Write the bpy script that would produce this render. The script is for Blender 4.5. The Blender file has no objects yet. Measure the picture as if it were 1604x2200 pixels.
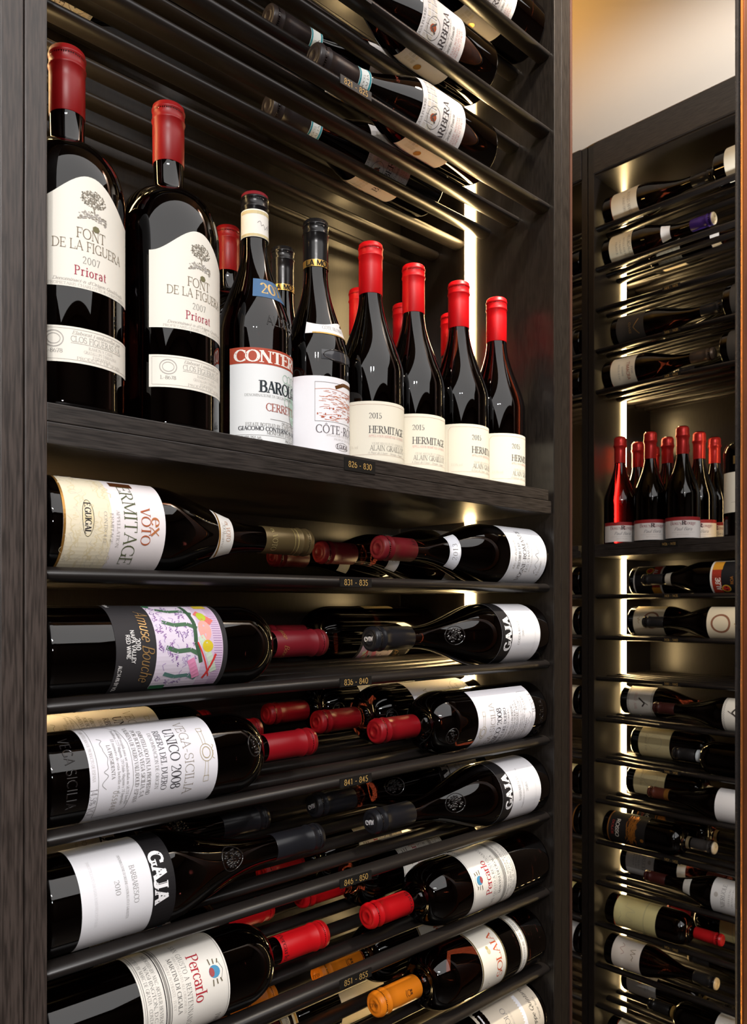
import bpy, bmesh, math, random
from mathutils import Matrix, Vector
PI = math.pi
R_ = math.radians
random.seed(7)
scene = bpy.context.scene
COL = scene.collection

# ------------------------------------------------------------------ camera, world, lights, exposure
EYE = 1.45                                   # camera height above the floor
FX, FY = 0.687, 0.7266                       # camera heading in plan
cam_d = bpy.data.cameras.new('camera')
cam = bpy.data.objects.new('camera', cam_d)
COL.objects.link(cam)
cam.location = (0, 0, EYE)
cam.rotation_euler = (PI / 2, 0, -math.atan2(FX, FY))
cam_d.sensor_width = 36.0
cam_d.lens = 1699 / 2200 * 36.0
cam_d.shift_y = 203 / 2200
cam_d.clip_start = 0.02
cam_d.dof.use_dof = True
cam_d.dof.focus_distance = 0.93
cam_d.dof.aperture_fstop = 16.0
scene.camera = cam

world = bpy.data.worlds.new('world')
scene.world = world
world.use_nodes = True
world.node_tree.nodes['Background'].inputs[0].default_value = (0.9, 0.85, 0.8, 1)
world.node_tree.nodes['Background'].inputs[1].default_value = 0.02

vs = scene.view_settings
vs.view_transform = 'Standard'
vs.look = 'None'
vs.exposure = 0.0
vs.gamma = 1.0
vs.use_curve_mapping = False


def area(name, loc, target, sx, sy, power, color):
    l = bpy.data.lights.new(name, 'AREA')
    l.shape = 'RECTANGLE'
    l.size, l.size_y = sx, sy
    l.energy = power
    l.color = color
    o = bpy.data.objects.new(name, l)
    COL.objects.link(o)
    o.location = loc
    d = Vector(target) - Vector(loc)
    o.rotation_euler = d.to_track_quat('-Z', 'Y').to_euler()
    return o


def cam_pt(right, fwd, up):                  # a place in the room, metres from the viewpoint
    return (FX * fwd + FY * right, FY * fwd - FX * right, EYE + up)


# added area light standing in for ceiling bounce behind the viewpoint, two ceiling downlights
cp = area('ceiling_bounce_fill', (-0.05, -0.95, EYE + 1.28), (-0.05, -0.95, 0.0), 3.1, 2.4, 58, (1.0, 0.975, 0.96))
cp.rotation_euler = (0, 0, 0)
for rx, fz in ((0.05, -1.35), (0.42, -1.3)):
    sp = bpy.data.lights.new('ceiling_downlight', 'SPOT')
    sp.energy, sp.spot_size, sp.spot_blend, sp.shadow_soft_size = 60, R_(80), 0.7, 0.022
    sp.color = (1.0, 0.965, 0.95)
    so = bpy.data.objects.new('ceiling_downlight', sp)
    COL.objects.link(so)
    so.location = cam_pt(rx, fz, 1.24)
    so.rotation_euler = (Vector((0.7, 0.8, 1.2)) - Vector(so.location)).to_track_quat('-Z', 'Y').to_euler()
fl = bpy.data.lights.new('camera_flash', 'SPOT')
fl.energy, fl.spot_size, fl.spot_blend, fl.shadow_soft_size, fl.color = 7.5, R_(120), 0.8, 0.03, (1.0, 0.98, 0.97)
fo = bpy.data.objects.new('camera_flash', fl)
COL.objects.link(fo)
fo.location = cam_pt(-0.05, -0.28, 0.12)
fo.rotation_euler = (Vector((0.7, 0.75, 0.95)) - Vector(fo.location)).to_track_quat('-Z', 'Y').to_euler()
# added unseen lights: a neutral ceiling wash, a warm glow behind the near cabinet
up = bpy.data.lights.new('ceiling_wash_fill', 'SPOT')
up.energy, up.spot_size, up.spot_blend, up.shadow_soft_size, up.color = 72, R_(64), 0.8, 0.08, (0.94, 0.96, 1.0)
uo = bpy.data.objects.new('ceiling_wash_fill', up)
COL.objects.link(uo)
uo.location = (1.8, 0.05, 2.0)
uo.rotation_euler = (Vector((2.14, 0.80, 2.75)) - Vector(uo.location)).to_track_quat('-Z', 'Y').to_euler()
area('warm_glow_fill', (1.42, 1.1, 2.42), (1.44, 1.0, 3.2), 0.12, 0.12, 1.3, (1.0, 0.55, 0.15))

# fill light added out of view to brighten the far cabinet
dl = bpy.data.lights.new('far_fill', 'SPOT')
dl.energy, dl.spot_size, dl.spot_blend, dl.shadow_soft_size, dl.color = 145, R_(110), 0.8, 0.05, (1.0, 0.9, 0.74)
do = bpy.data.objects.new('far_fill', dl)
COL.objects.link(do)
do.location = (0.95, 0.28, 2.70)
do.rotation_euler = (Vector((2.0, 0.85, 1.2)) - Vector(do.location)).to_track_quat('-Z', 'Y').to_euler()

# ------------------------------------------------------------------ materials
MATS = {}


def srgb(r, g, b):
    f = lambda c: c / 12.92 if c <= 0.04045 else ((c + 0.055) / 1.055) ** 2.4
    return tuple(f(v / 255) for v in (r, g, b))


def new_mat(name, col, rough=0.5, metal=0.0, spec=0.5, **kw):
    m = bpy.data.materials.new(name)
    m.use_nodes = True
    b = m.node_tree.nodes['Principled BSDF']
    b.inputs['Base Color'].default_value = (*col, 1)
    b.inputs['Roughness'].default_value = rough
    b.inputs['Metallic'].default_value = metal
    b.inputs['Specular IOR Level'].default_value = spec
    for k, v in kw.items():
        b.inputs[k].default_value = v
    return m


def noise_bump(m, scale, strength, dist=0.001, stretch=(1, 1, 1), rough=None, tint=None):
    nt = m.node_tree
    b = nt.nodes['Principled BSDF']
    tc = nt.nodes.new('ShaderNodeTexCoord')
    mp = nt.nodes.new('ShaderNodeMapping')
    mp.inputs['Scale'].default_value = stretch
    n = nt.nodes.new('ShaderNodeTexNoise')
    n.inputs['Scale'].default_value = scale
    n.inputs['Detail'].default_value = 5
    nt.links.new(tc.outputs['Object'], mp.inputs[0])
    nt.links.new(mp.outputs[0], n.inputs['Vector'])
    bp = nt.nodes.new('ShaderNodeBump')
    bp.inputs['Strength'].default_value = strength
    bp.inputs['Distance'].default_value = dist
    nt.links.new(n.outputs[0], bp.inputs['Height'])
    nt.links.new(bp.outputs[0], b.inputs['Normal'])
    if rough:
        mr = nt.nodes.new('ShaderNodeMapRange')
        mr.inputs[3].default_value, mr.inputs[4].default_value = rough
        nt.links.new(n.outputs[0], mr.inputs[0])
        nt.links.new(mr.outputs[0], b.inputs['Roughness'])
    if tint:
        mx = nt.nodes.new('ShaderNodeMix')
        mx.data_type = 'RGBA'
        mx.inputs[6].default_value = (*tint[0], 1)
        mx.inputs[7].default_value = (*tint[1], 1)
        ct = nt.nodes.new('ShaderNodeMapRange')
        ct.inputs[1].default_value, ct.inputs[2].default_value = 0.38, 0.6
        nt.links.new(n.outputs[0], ct.inputs[0])
        nt.links.new(ct.outputs[0], mx.inputs[0])
        nt.links.new(mx.outputs[2], b.inputs['Base Color'])
    return m


def paper(r, g, b):
    k = ('paper', r, g, b)
    if k not in MATS:
        c = srgb(r, g, b)
        m = new_mat('paper', c, 0.6, spec=0.25)
        noise_bump(m, 900, 0.12, 0.0003)
        MATS[k] = m
    return MATS[k]


def ink(r, g, b):
    k = ('ink', r, g, b)
    if k not in MATS:
        MATS[k] = new_mat('ink', srgb(r, g, b), 0.55, spec=0.25)
    return MATS[k]


def gold(r=190, g=150, b=80):
    k = ('gold', r, g, b)
    if k not in MATS:
        MATS[k] = new_mat('gold_ink', srgb(r, g, b), 0.35, metal=0.6)
    return MATS[k]


def foil(r, g, b, rough=0.36, metal=0.0):
    k = ('foil', r, g, b, rough)
    if k not in MATS:
        m = new_mat('foil', srgb(r, g, b), rough, metal=metal, spec=0.35)
        noise_bump(m, 120, 0.06, 0.0005, stretch=(1, 1, 3))
        MATS[k] = m
    return MATS[k]


GLASS = new_mat('dark_bottle_glass', (0.0045, 0.001, 0.0008), 0.015, spec=0.5, **{'Transmission Weight': 0.92, 'IOR': 1.5})
GLASS_RED = new_mat('red_wine_glass', (0.2, 0.003, 0.005), 0.02, spec=0.5, **{'Transmission Weight': 1.0, 'IOR': 1.45})
GLASS_EMB = new_mat('embossed_glass', (0.012, 0.01, 0.01), 0.03, spec=0.6)
GLASS_GREY = new_mat('moulded_glass_plaque', (0.05, 0.05, 0.055), 0.12, spec=0.6)
WOOD = noise_bump(new_mat('dark_stained_oak', (0.03, 0.025, 0.022), 0.4, spec=0.5), 520, 0.12, 0.0008, stretch=(1, 1, 0.06),
                  rough=(0.32, 0.5), tint=((0.026, 0.0195, 0.0165), (0.062, 0.046, 0.039)))
WOOD_H = noise_bump(new_mat('dark_stained_oak_shelf', (0.03, 0.025, 0.022), 0.4, spec=0.5), 520, 0.14, 0.0008, stretch=(0.06, 1, 1),
                    rough=(0.3, 0.5), tint=((0.013, 0.010, 0.0085), (0.033, 0.026, 0.022)))
PANEL = noise_bump(new_mat('dark_lacquered_panel', (0.02, 0.017, 0.015), 0.3, spec=0.55), 420, 0.012, 0.0004, stretch=(1, 1, 0.12),
                   rough=(0.27, 0.32), tint=((0.009, 0.007, 0.006), (0.016, 0.0125, 0.0105)))
ROD = noise_bump(new_mat('black_satin_rod', (0.013, 0.0105, 0.0095), 0.34, spec=0.42), 500, 0.02, 0.0003, stretch=(0.05, 1, 1))
PLATE = new_mat('smoked_clear_plate', (0.012, 0.011, 0.01), 0.4, spec=0.3)
PLATE_TXT = new_mat('brass_numerals', srgb(205, 165, 95), 0.45, metal=0.2)
LED = bpy.data.materials.new('led_diffuser')
LED.use_nodes = True
_b = LED.node_tree.nodes['Principled BSDF']
_b.inputs['Base Color'].default_value = (0.8, 0.75, 0.6, 1)
_b.inputs['Emission Color'].default_value = (1.0, 0.69, 0.31, 1)
_b.inputs['Emission Strength'].default_value = 40.0


# ------------------------------------------------------------------ objects
def tag(o, label=None, cat=None, group=None, kind=None):
    for k, v in (('label', label), ('category', cat), ('group', group), ('kind', kind)):
        if v:
            o[k] = v
    return o


def link(name, data, parent=None, mats=()):
    o = bpy.data.objects.new(name, data)
    COL.objects.link(o)
    if parent is not None:
        o.parent = parent
    return o


def mesh_from(name, verts, faces, mats, fmat=None, smooth=False):
    me = bpy.data.meshes.new(name)
    me.from_pydata(verts, [], faces)
    for m in mats:
        me.materials.append(m)
    if fmat:
        me.polygons.foreach_set('material_index', fmat)
    if smooth:
        me.polygons.foreach_set('use_smooth', [True] * len(me.polygons))
    me.update()
    return me


def box_mesh(name, lo, hi, mat, bevel=0.0):
    bm = bmesh.new()
    bmesh.ops.create_cube(bm, size=1)
    for v in bm.verts:
        for i in range(3):
            v.co[i] = lo[i] + (v.co[i] + 0.5) * (hi[i] - lo[i])
    if bevel:
        bmesh.ops.bevel(bm, geom=bm.edges[:], offset=bevel, segments=2, affect='EDGES', profile=0.6)
    me = bpy.data.meshes.new(name)
    bm.to_mesh(me)
    bm.free()
    me.materials.append(mat)
    return me


def box(name, lo, hi, mat, parent=None, bevel=0.0):
    return link(name, box_mesh(name, lo, hi, mat, bevel), parent)


def lathe(name, prof, seg, mats, mat_of=None, cap0=True, cap1=True):
    """prof: list of (z, r); turned about the z axis"""
    vs_, fs, fm = [], [], []
    for z, r in prof:
        for k in range(seg):
            a = 2 * PI * k / seg
            vs_.append((r * math.cos(a), r * math.sin(a), z))
    for i in range(len(prof) - 1):
        for k in range(seg):
            k2 = (k + 1) % seg
            fs.append((i * seg + k, i * seg + k2, (i + 1) * seg + k2, (i + 1) * seg + k))
            fm.append(mat_of(i) if mat_of else 0)
    if cap0:
        fs.append(tuple(reversed(range(seg))))
        fm.append(0)
    if cap1:
        n = (len(prof) - 1) * seg
        fs.append(tuple(range(n, n + seg)))
        fm.append(mat_of(len(prof) - 2) if mat_of else 0)
    me = mesh_from(name, vs_, fs, mats, fm, True)
    return me


# ------------------------------------------------------------------ lettering: a small serif alphabet drawn with strokes
# V/v thick/thin stem x y0 y1 (serifs), I/i the same without serifs, h bar y x0 x1, D/d thick/thin diagonal, O arc cx cy rx ry a0 a1, S serif x y
GL = {
 'A': (.74, 'd .08 0 .38 1;D .36 1 .66 0;h .33 .18 .55;S .08 0;S .66 0'),
 'B': (.66, 'V .13 0 1;O .32 .76 .22 .23 -90 90;h .98 .13 .32;h .52 .13 .34;O .33 .27 .27 .26 -90 90;h .02 .13 .33'),
 'C': (.74, 'O .42 .5 .36 .49 48 312;i .68 .7 .96;i .68 .06 .24'),
 'D': (.78, 'V .13 0 1;O .32 .5 .38 .48 -90 90;h .98 .13 .32;h .02 .13 .32'),
 'E': (.62, 'V .13 0 1;h .98 .13 .54;h .52 .13 .42;h .02 .13 .56;i .54 .78 1;i .56 0 .22;i .42 .42 .62'),
 'F': (.58, 'V .13 0 1;h .98 .13 .54;h .5 .13 .42;i .54 .78 1;i .42 .4 .6'),
 'G': (.8, 'O .42 .5 .36 .49 48 315;i .66 .7 .96;V .68 .04 .42'),
 'H': (.82, 'V .14 0 1;V .68 0 1;h .52 .14 .68'),
 'I': (.32, 'V .16 0 1'),
 'J': (.46, 'V .3 .2 1;O .16 .18 .14 .17 -170 0'),
 'K': (.74, 'V .13 0 1;d .16 .42 .6 1;D .3 .55 .66 0;S .62 1;S .66 0'),
 'L': (.6, 'V .13 0 1;h .02 .13 .54;i .54 0 .26'),
 'M': (.94, 'v .14 0 1;D .14 1 .47 .08;d .47 .08 .8 1;V .8 0 1'),
 'N': (.8, 'v .13 0 1;D .13 1 .67 0;v .67 0 1'),
 'O': (.82, 'O .41 .5 .36 .49 0 360'),
 'P': (.62, 'V .13 0 1;O .3 .74 .26 .24 -90 90;h .98 .13 .3;h .5 .13 .3'),
 'Q': (.82, 'O .41 .5 .36 .49 0 360;D .42 .2 .74 -.16'),
 'R': (.72, 'V .13 0 1;O .3 .74 .25 .24 -90 90;h .98 .13 .3;h .5 .13 .3;D .32 .5 .64 0;S .64 0'),
 'S': (.58, 'O .28 .74 .2 .24 40 268;O .28 .26 .23 .25 -140 90;i .46 .76 .96;i .07 .06 .26'),
 'T': (.7, 'V .35 0 1;h .98 .05 .65;i .05 .78 1;i .65 .78 1'),
 'U': (.78, 'I .14 .33 1;i .64 .33 1;O .39 .34 .25 .33 180 360;S .14 1;S .64 1'),
 'V': (.74, 'D .08 1 .38 0;d .38 0 .66 1;S .08 1;S .66 1'),
 'W': (1.0, 'D .06 1 .3 0;d .3 0 .5 .9;D .48 1 .72 0;d .72 0 .94 1;S .06 1;S .94 1'),
 'X': (.72, 'D .08 1 .62 0;d .08 0 .62 1;S .08 0;S .62 0;S .08 1;S .62 1'),
 'Y': (.7, 'D .06 1 .35 .45;d .35 .45 .64 1;V .35 0 .45;S .06 1;S .64 1'),
 'Z': (.64, 'h .98 .08 .56;d .08 0 .56 1;h .02 .08 .58;i .08 .78 1;i .58 0 .22'),
 '0': (.6, 'O .3 .5 .24 .49 0 360'), '1': (.46, 'V .24 0 1;d .08 .82 .22 .98'),
 '2': (.58, 'O .28 .72 .2 .27 -25 165;d .44 .58 .08 .04;h .03 .08 .5;i .5 0 .16'),
 '3': (.56, 'O .26 .75 .19 .24 -85 150;O .26 .27 .22 .26 -150 90'),
 '4': (.6, 'd .05 .3 .38 1;h .3 .05 .54;V .38 0 1'),
 '5': (.56, 'i .13 .52 1;h .98 .13 .46;O .25 .3 .22 .29 -150 125'),
 '6': (.58, 'O .29 .3 .22 .29 0 360;O .5 .42 .42 .56 112 190'),
 '7': (.54, 'h .97 .06 .5;D .48 .96 .2 0;i .06 .78 1'),
 '8': (.58, 'O .29 .76 .18 .23 0 360;O .29 .27 .22 .26 0 360'),
 '9': (.58, 'O .29 .7 .22 .29 0 360;O .08 .58 .42 .56 -68 10'),
 '-': (.4, 'h .4 .06 .32'), '.': (.24, 'I .12 0 .1'), ',': (.24, 'I .12 -.12 .1'), ' ': (.34, ''), "'": (.2, 'I .1 .75 1'),
 '&': (.7, 'O .3 .75 .18 .23 0 360;O .3 .27 .25 .26 30 330;D .2 .6 .66 0'), '%': (.8, 'O .2 .75 .14 .2 0 360;O .6 .25 .14 .2 0 360;d .15 0 .65 1'),
 ':': (.24, 'I .12 0 .1;I .12 .5 .6'), '/': (.4, 'd .04 0 .34 1'),
 'a': (.52, 'O .24 .19 .18 .18 0 360;I .4 0 .42;O .22 .44 .18 .2 0 150'),
 'b': (.58, 'I .12 0 1;O .3 .32 .2 .31 0 360;S .1 1'), 'c': (.48, 'O .27 .32 .2 .31 40 320'),
 'd': (.58, 'I .45 0 1;O .27 .32 .2 .31 0 360;S .43 1'), 'e': (.5, 'O .26 .32 .2 .31 0 318;h .34 .08 .46'),
 'f': (.38, 'I .16 0 .8;O .3 .8 .14 .19 40 180;h .62 .04 .34;S .16 0'), 'g': (.54, 'O .26 .4 .18 .22 0 360;O .26 -.08 .2 .18 0 360;d .42 .58 .52 .64'),
 'h': (.6, 'V .13 0 1;O .3 .4 .17 .23 0 170;V .47 0 .42'), 'i': (.28, 'V .14 0 .63;I .14 .8 .93'), 'j': (.28, 'I .16 -.1 .63;I .16 .8 .93;O .05 -.1 .11 .15 -120 0'),
 'k': (.58, 'V .13 0 1;d .16 .28 .46 .63;D .26 .38 .52 0;S .52 0'), 'l': (.28, 'V .14 0 1'),
 'm': (.9, 'V .13 0 .63;O .3 .4 .17 .23 0 170;V .47 0 .42;O .63 .4 .16 .23 0 170;V .79 0 .42'),
 'n': (.6, 'V .13 0 .63;O .3 .4 .17 .23 0 170;V .47 0 .42'), 'o': (.54, 'O .27 .32 .21 .31 0 360'),
 'p': (.58, 'V .13 -.3 .63;O .3 .32 .2 .31 0 360'), 'q': (.58, 'V .45 -.3 .63;O .27 .32 .2 .31 0 360'),
 'r': (.42, 'V .13 0 .63;O .3 .38 .17 .24 50 180'), 's': (.42, 'O .21 .47 .14 .16 30 265;O .21 .17 .16 .16 -150 85'),
 't': (.36, 'I .15 .12 .85;h .62 .03 .32;O .27 .14 .12 .13 180 300'), 'u': (.6, 'I .13 .2 .63;O .3 .22 .17 .21 180 360;V .47 0 .63;S .1 .63'),
 'v': (.52, 'D .06 .63 .26 0;d .26 0 .46 .63;S .06 .63;S .46 .63'), 'w': (.76, 'D .06 .63 .23 0;d .23 0 .38 .6;D .36 .63 .54 0;d .54 0 .7 .63'),
 'x': (.52, 'D .06 .63 .46 0;d .06 0 .46 .63'), 'y': (.52, 'D .06 .63 .27 0;d .46 .63 .18 -.28'), 'z': (.48, 'h .61 .06 .42;d .06 0 .42 .62;h .02 .06 .44'),
}
GL['\u00d4'] = (GL['O'][0], GL['O'][1] + ';d .27 1.08 .41 1.22;d .41 1.22 .55 1.08')
STY = {'serif': (.125, .05, .09, 0), 'bold': (.2, .085, .1, 0), 'slab': (.27, .17, .07, 0), 'light': (.085, .04, .07, 0), 'sans': (.11, .11, 0, 0),
       'sansb': (.17, .15, 0, 0), 'script': (.1, .05, 0, .32), 'scriptb': (.15, .07, 0, .3), 'italic': (.11, .05, .06, .22), 'outline': (.06, .05, .08, 0)}


def strokes(ch, sty):
    T, t, sf, sh = STY[sty]
    w, src = GL.get(ch, GL['-'])
    out = []

    def seg(x0, y0, x1, y1, wd, n=3):
        dx, dy = x1 - x0, y1 - y0
        L = math.hypot(dx, dy) or 1e-6
        nx, ny = -dy / L * wd / 2, dx / L * wd / 2
        for k in range(n):
            a, b = k / n, (k + 1) / n
            out.append([(x0 + dx * a + nx, y0 + dy * a + ny), (x0 + dx * a - nx, y0 + dy * a - ny),
                        (x0 + dx * b - nx, y0 + dy * b - ny), (x0 + dx * b + nx, y0 + dy * b + ny)])

    def serif(x, y, wd):
        if sf:
            yy = y + (0.02 if y < 0.3 else -0.02)
            seg(x - wd / 2 - sf, yy, x + wd / 2 + sf, yy, .045 + t * .2, 3)
    for c in src.split(';'):
        p = c.split()
        if not p:
            continue
        k, v = p[0], [float(q) for q in p[1:]]
        if k in 'VvIi':
            wd = T if k in 'VI' else t
            seg(v[0], v[1], v[0], v[2], wd, 1)
            if k in 'Vv':
                serif(v[0], v[1], wd)
                serif(v[0], v[2], wd)
        elif k == 'h':
            seg(v[1], v[0], v[2], v[0], t, 4)
        elif k in 'Dd':
            seg(*v, T if k == 'D' else t, 4)
        elif k == 'S':
            serif(v[0], v[1], t)
        elif k == 'O':
            cx, cy, rx, ry, a0, a1 = v
            n = max(5, int(abs(a1 - a0) / 24))
            pts = []
            for i in range(n + 1):
                a = R_(a0 + (a1 - a0) * i / n)
                wd = t + (T - t) * abs(math.cos(a)) ** 1.3
                pts.append((cx + (rx - wd / 2) * math.cos(a), cy + (ry - wd / 2) * math.sin(a),
                            cx + (rx + wd / 2) * math.cos(a), cy + (ry + wd / 2) * math.sin(a)))
            for q, s in zip(pts, pts[1:]):
                out.append([(q[0], q[1]), (q[2], q[3]), (s[2], s[3]), (s[0], s[1])])
    if sh:
        out = [[(x + sh * y, y) for x, y in q] for q in out]
    return w, out


class Sheet:
    """flat print in (s, z): s runs around the bottle, z up it"""

    def __init__(self):
        self.q = []

    def text(self, txt, s, z, h, mat, sty='serif', width=None, align='c', track=0.0):
        x, qs = 0, []
        for ch in txt:
            w, st = strokes(ch, sty)
            for q in st:
                qs.append([(x + a, b) for a, b in q])
            x += w + track
        if not qs:
            return self
        kx = width / x if width else h
        off = {'c': -x / 2, 'l': 0, 'r': -x}[align]
        for q in qs:
            self.q.append(([(s + (a + off) * kx, z + (b - 0.5) * h) for a, b in q], mat))
        return self

    def rect(self, s0, z0, s1, z1, mat):
        n = max(1, int(abs(s1 - s0) / 0.004))
        for k in range(n):
            a, b = s0 + (s1 - s0) * k / n, s0 + (s1 - s0) * (k + 1) / n
            self.q.append(([(a, z0), (b, z0), (b, z1), (a, z1)], mat))
        return self

    def line(self, pts, w, mat):
        for (x0, y0), (x1, y1) in zip(pts, pts[1:]):
            dx, dy = x1 - x0, y1 - y0
            L = math.hypot(dx, dy)
            if L < 1e-7:
                continue
            n = max(1, int(L / 0.004))
            nx, ny = -dy / L * w / 2, dx / L * w / 2
            for k in range(n):
                a, b = k / n, (k + 1) / n
                self.q.append(([(x0 + dx * a + nx, y0 + dy * a + ny), (x0 + dx * a - nx, y0 + dy * a - ny),
                                (x0 + dx * b - nx, y0 + dy * b - ny), (x0 + dx * b + nx, y0 + dy * b + ny)], mat))
        return self

    def frame(self, s0, z0, s1, z1, w, mat):
        return self.line([(s0, z0), (s1, z0), (s1, z1), (s0, z1), (s0, z0)], w, mat)

    def ring(self, s, z, rs, rz, w, mat, n=28, a0=0, a1=360):
        P = lambda i, d: (s + (rs + d) * math.cos(R_(a0 + (a1 - a0) * i / n)), z + (rz + d) * math.sin(R_(a0 + (a1 - a0) * i / n)))
        for i in range(n):
            self.q.append(([P(i, -w / 2), P(i, w / 2), P(i + 1, w / 2), P(i + 1, -w / 2)], mat))
        return self

    def disc(self, s, z, rs, rz, mat, n=18):
        for i in range(n):
            a, b = 2 * PI * i / n, 2 * PI * (i + 1) / n
            self.q.append(([(s, z), (s + rs * math.cos(a), z + rz * math.sin(a)), (s + rs * math.cos(b), z + rz * math.sin(b))], mat))
        return self

    def scrawl(self, s, z, w, h, mat, seed, n=14, lw=0.0005):
        r = random.Random(seed)
        pts = [(s - w / 2 + w * i / n + r.uniform(-.3, .3) * w / n, z + r.uniform(-.5, .5) * h) for i in range(n + 1)]
        fine = []
        for i in range(len(pts) - 1):
            p0, p1, p2, p3 = pts[max(0, i - 1)], pts[i], pts[i + 1], pts[min(len(pts) - 1, i + 2)]
            for k in range(4):
                u = k / 4
                fine.append(tuple(0.5 * (2 * p1[j] + (p2[j] - p0[j]) * u + (2 * p0[j] - 5 * p1[j] + 4 * p2[j] - p3[j]) * u * u
                                         + (3 * p1[j] - p0[j] - 3 * p2[j] + p3[j]) * u ** 3) for j in (0, 1)))
        fine.append(pts[-1])
        return self.line(fine, lw, mat)

    def small(self, lines, s, z, h, lead, mat, width, sty='serif'):
        for k, t in enumerate(lines):
            self.text(t, s, z - k * lead, h, mat, sty, width * min(1.0, 0.3 + len(t) / max(len(q) for q in lines) * 0.7))
        return self

    def mesh(self, name, rad, R, lift):
        vs_, fs, fm, mats = [], [], [], []
        for k, (q, m) in enumerate(self.q):
            if m not in mats:
                mats.append(m)
            d = lift + (k % 7) * 2e-6 + mats.index(m) * 2.5e-5
            i0 = len(vs_)
            for s, z in q:
                r, a = rad(z) + d, s / R
                vs_.append((r * math.sin(a), -r * math.cos(a), z))
            fs.append(tuple(range(i0, i0 + len(q))))
            fm.append(mats.index(m))
        return mesh_from(name, vs_, fs, mats, fm)


# ------------------------------------------------------------------ bottles
def ease(u):
    return u * u * (3 - 2 * u)


def profile(shape, R, H):
    k = H / 0.30
    N = 0.0146 if R < 0.048 else 0.0155
    p = [(0.0, R - 0.006), (0.0012, R - 0.0022), (0.004, R - 0.0003), (0.007, R)]
    if shape == 'bord':
        z1, z2 = 0.188 * k, 0.222 * k
        p += [(z1 * 0.5, R), (z1, R)]
        for i in range(1, 12):
            a = PI / 2 * i / 11
            r = N + 0.002 + (R - N - 0.002) * math.cos(a) ** 0.85 if i < 11 else N + 0.002
            p.append((z1 + (z2 - z1) * (math.sin(a) ** 1.1), r))
        p += [(z2 + 0.004, N + 0.0006), (z2 + 0.010, N)]
    elif shape == 'magnum':
        z1, z2 = 0.201, 0.251
        p += [(z1 * 0.5, R), (z1, R)]
        for i in range(1, 13):
            a = PI / 2 * i / 12
            p.append((z1 + (z2 - z1) * math.sin(a), N + 0.0035 + (R - N - 0.0035) * math.cos(a) ** 0.9 if i < 12 else N + 0.0035))
        p += [(z2 + 0.003, N + 0.001), (z2 + 0.008, N)]
    else:
        z1, z2 = {'burg': (0.112, 0.232), 'albeisa': (0.132, 0.238), 'rhone': (0.125, 0.235), 'champ': (0.118, 0.235), 'sloped': (0.15, 0.225)}[shape]
        z1, z2 = z1 * k, z2 * k
        p += [(z1 * 0.5, R), (z1, R)]
        for i in range(1, 17):
            u = i / 16
            e = ease(u ** (0.86 if shape != 'albeisa' else 1.0))
            p.append((z1 + (z2 - z1) * u, R + (N - R) * e))
        p += [(z2 + 0.012, N)]
    p += [(H - 0.016, N - 0.0002), (H - 0.0155, N + 0.0008), (H - 0.006, N + 0.0008), (H - 0.005, N - 0.001), (H, N - 0.0014)]
    return p, N


def radius_fn(p):
    def f(z):
        for (z0, r0), (z1, r1) in zip(p, p[1:]):
            if z <= z1:
                return r0 + (r1 - r0) * (z - z0) / max(1e-9, z1 - z0) if z >= z0 else r0
        return p[-1][1]
    return f


BODY = {}


def body_mesh(shape, R, H, glass, seg):
    k = (shape, R, H, glass.name, seg)
    if k not in BODY:
        BODY[k] = lathe('glass_body', profile(shape, R, H)[0], seg, [glass])
    return BODY[k]


def capsule_mesh(shape, R, H, z0, mats, seg, top=None, style='foil', band=None):
    p, N = profile(shape, R, H)
    f = radius_fn(p)
    t = 0.0006
    pr = [(z0, f(z0) + t * 0.4), (z0 + 0.0006, f(z0) + t)]
    if band:
        for z in band:
            pr += [(z, f(z) + t + 0.0001)]
    if z0 < H - 0.035:
        pr += [(H - 0.03, N + t + 0.0001)]
    pr += [(H - 0.0185, N + t), (H - 0.0175, N + t + 0.0009), (H - 0.0165, N + t + 0.0011), (H - 0.0150, N + t + 0.0003), (H - 0.0075, N + t + 0.0002),
           (H - 0.0066, N + t + 0.0009), (H - 0.0054, N + t + 0.0009), (H - 0.0046, N + t + 0.0002), (H - 0.0016, N + t), (H - 0.0002, N - 0.0008),
           (H + 0.0006, N - 0.0024), (H + 0.0002, N - 0.0034), (H + 0.0002, N - 0.006), (H + 0.0008, N - 0.0064), (H + 0.0008, N - 0.0095),
           (H + 0.0002, N - 0.01), (H + 0.0002, 0.0008)]
    pr = sorted(pr[:-9], key=lambda q: q[0]) + pr[-9:]
    if style == 'champ':
        pr = [(z0, f(z0) + .0006), (z0 + .001, f(z0) + .0009), (H - .04, N + .0012), (H - .03, N + .0016), (H - .028, N + .0034), (H - .024, N + .0038),
              (H - .021, N + .0026), (H - .012, N + .0024), (H - .006, N + .0022), (H - .002, N), (H, N - .004), (H + .0006, .001)]
    n = len(pr)
    zc = [q[0] for q in pr]

    def mo(i):
        if top is not None and i >= n - 10:
            return 1
        if band and zc[i] >= band[0] - 1e-6 and zc[i + 1] <= band[1] + 1e-6:
            return len(mats) - 1
        return 0
    return lathe('capsule', pr, seg, mats, mo, cap0=False)


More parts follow.
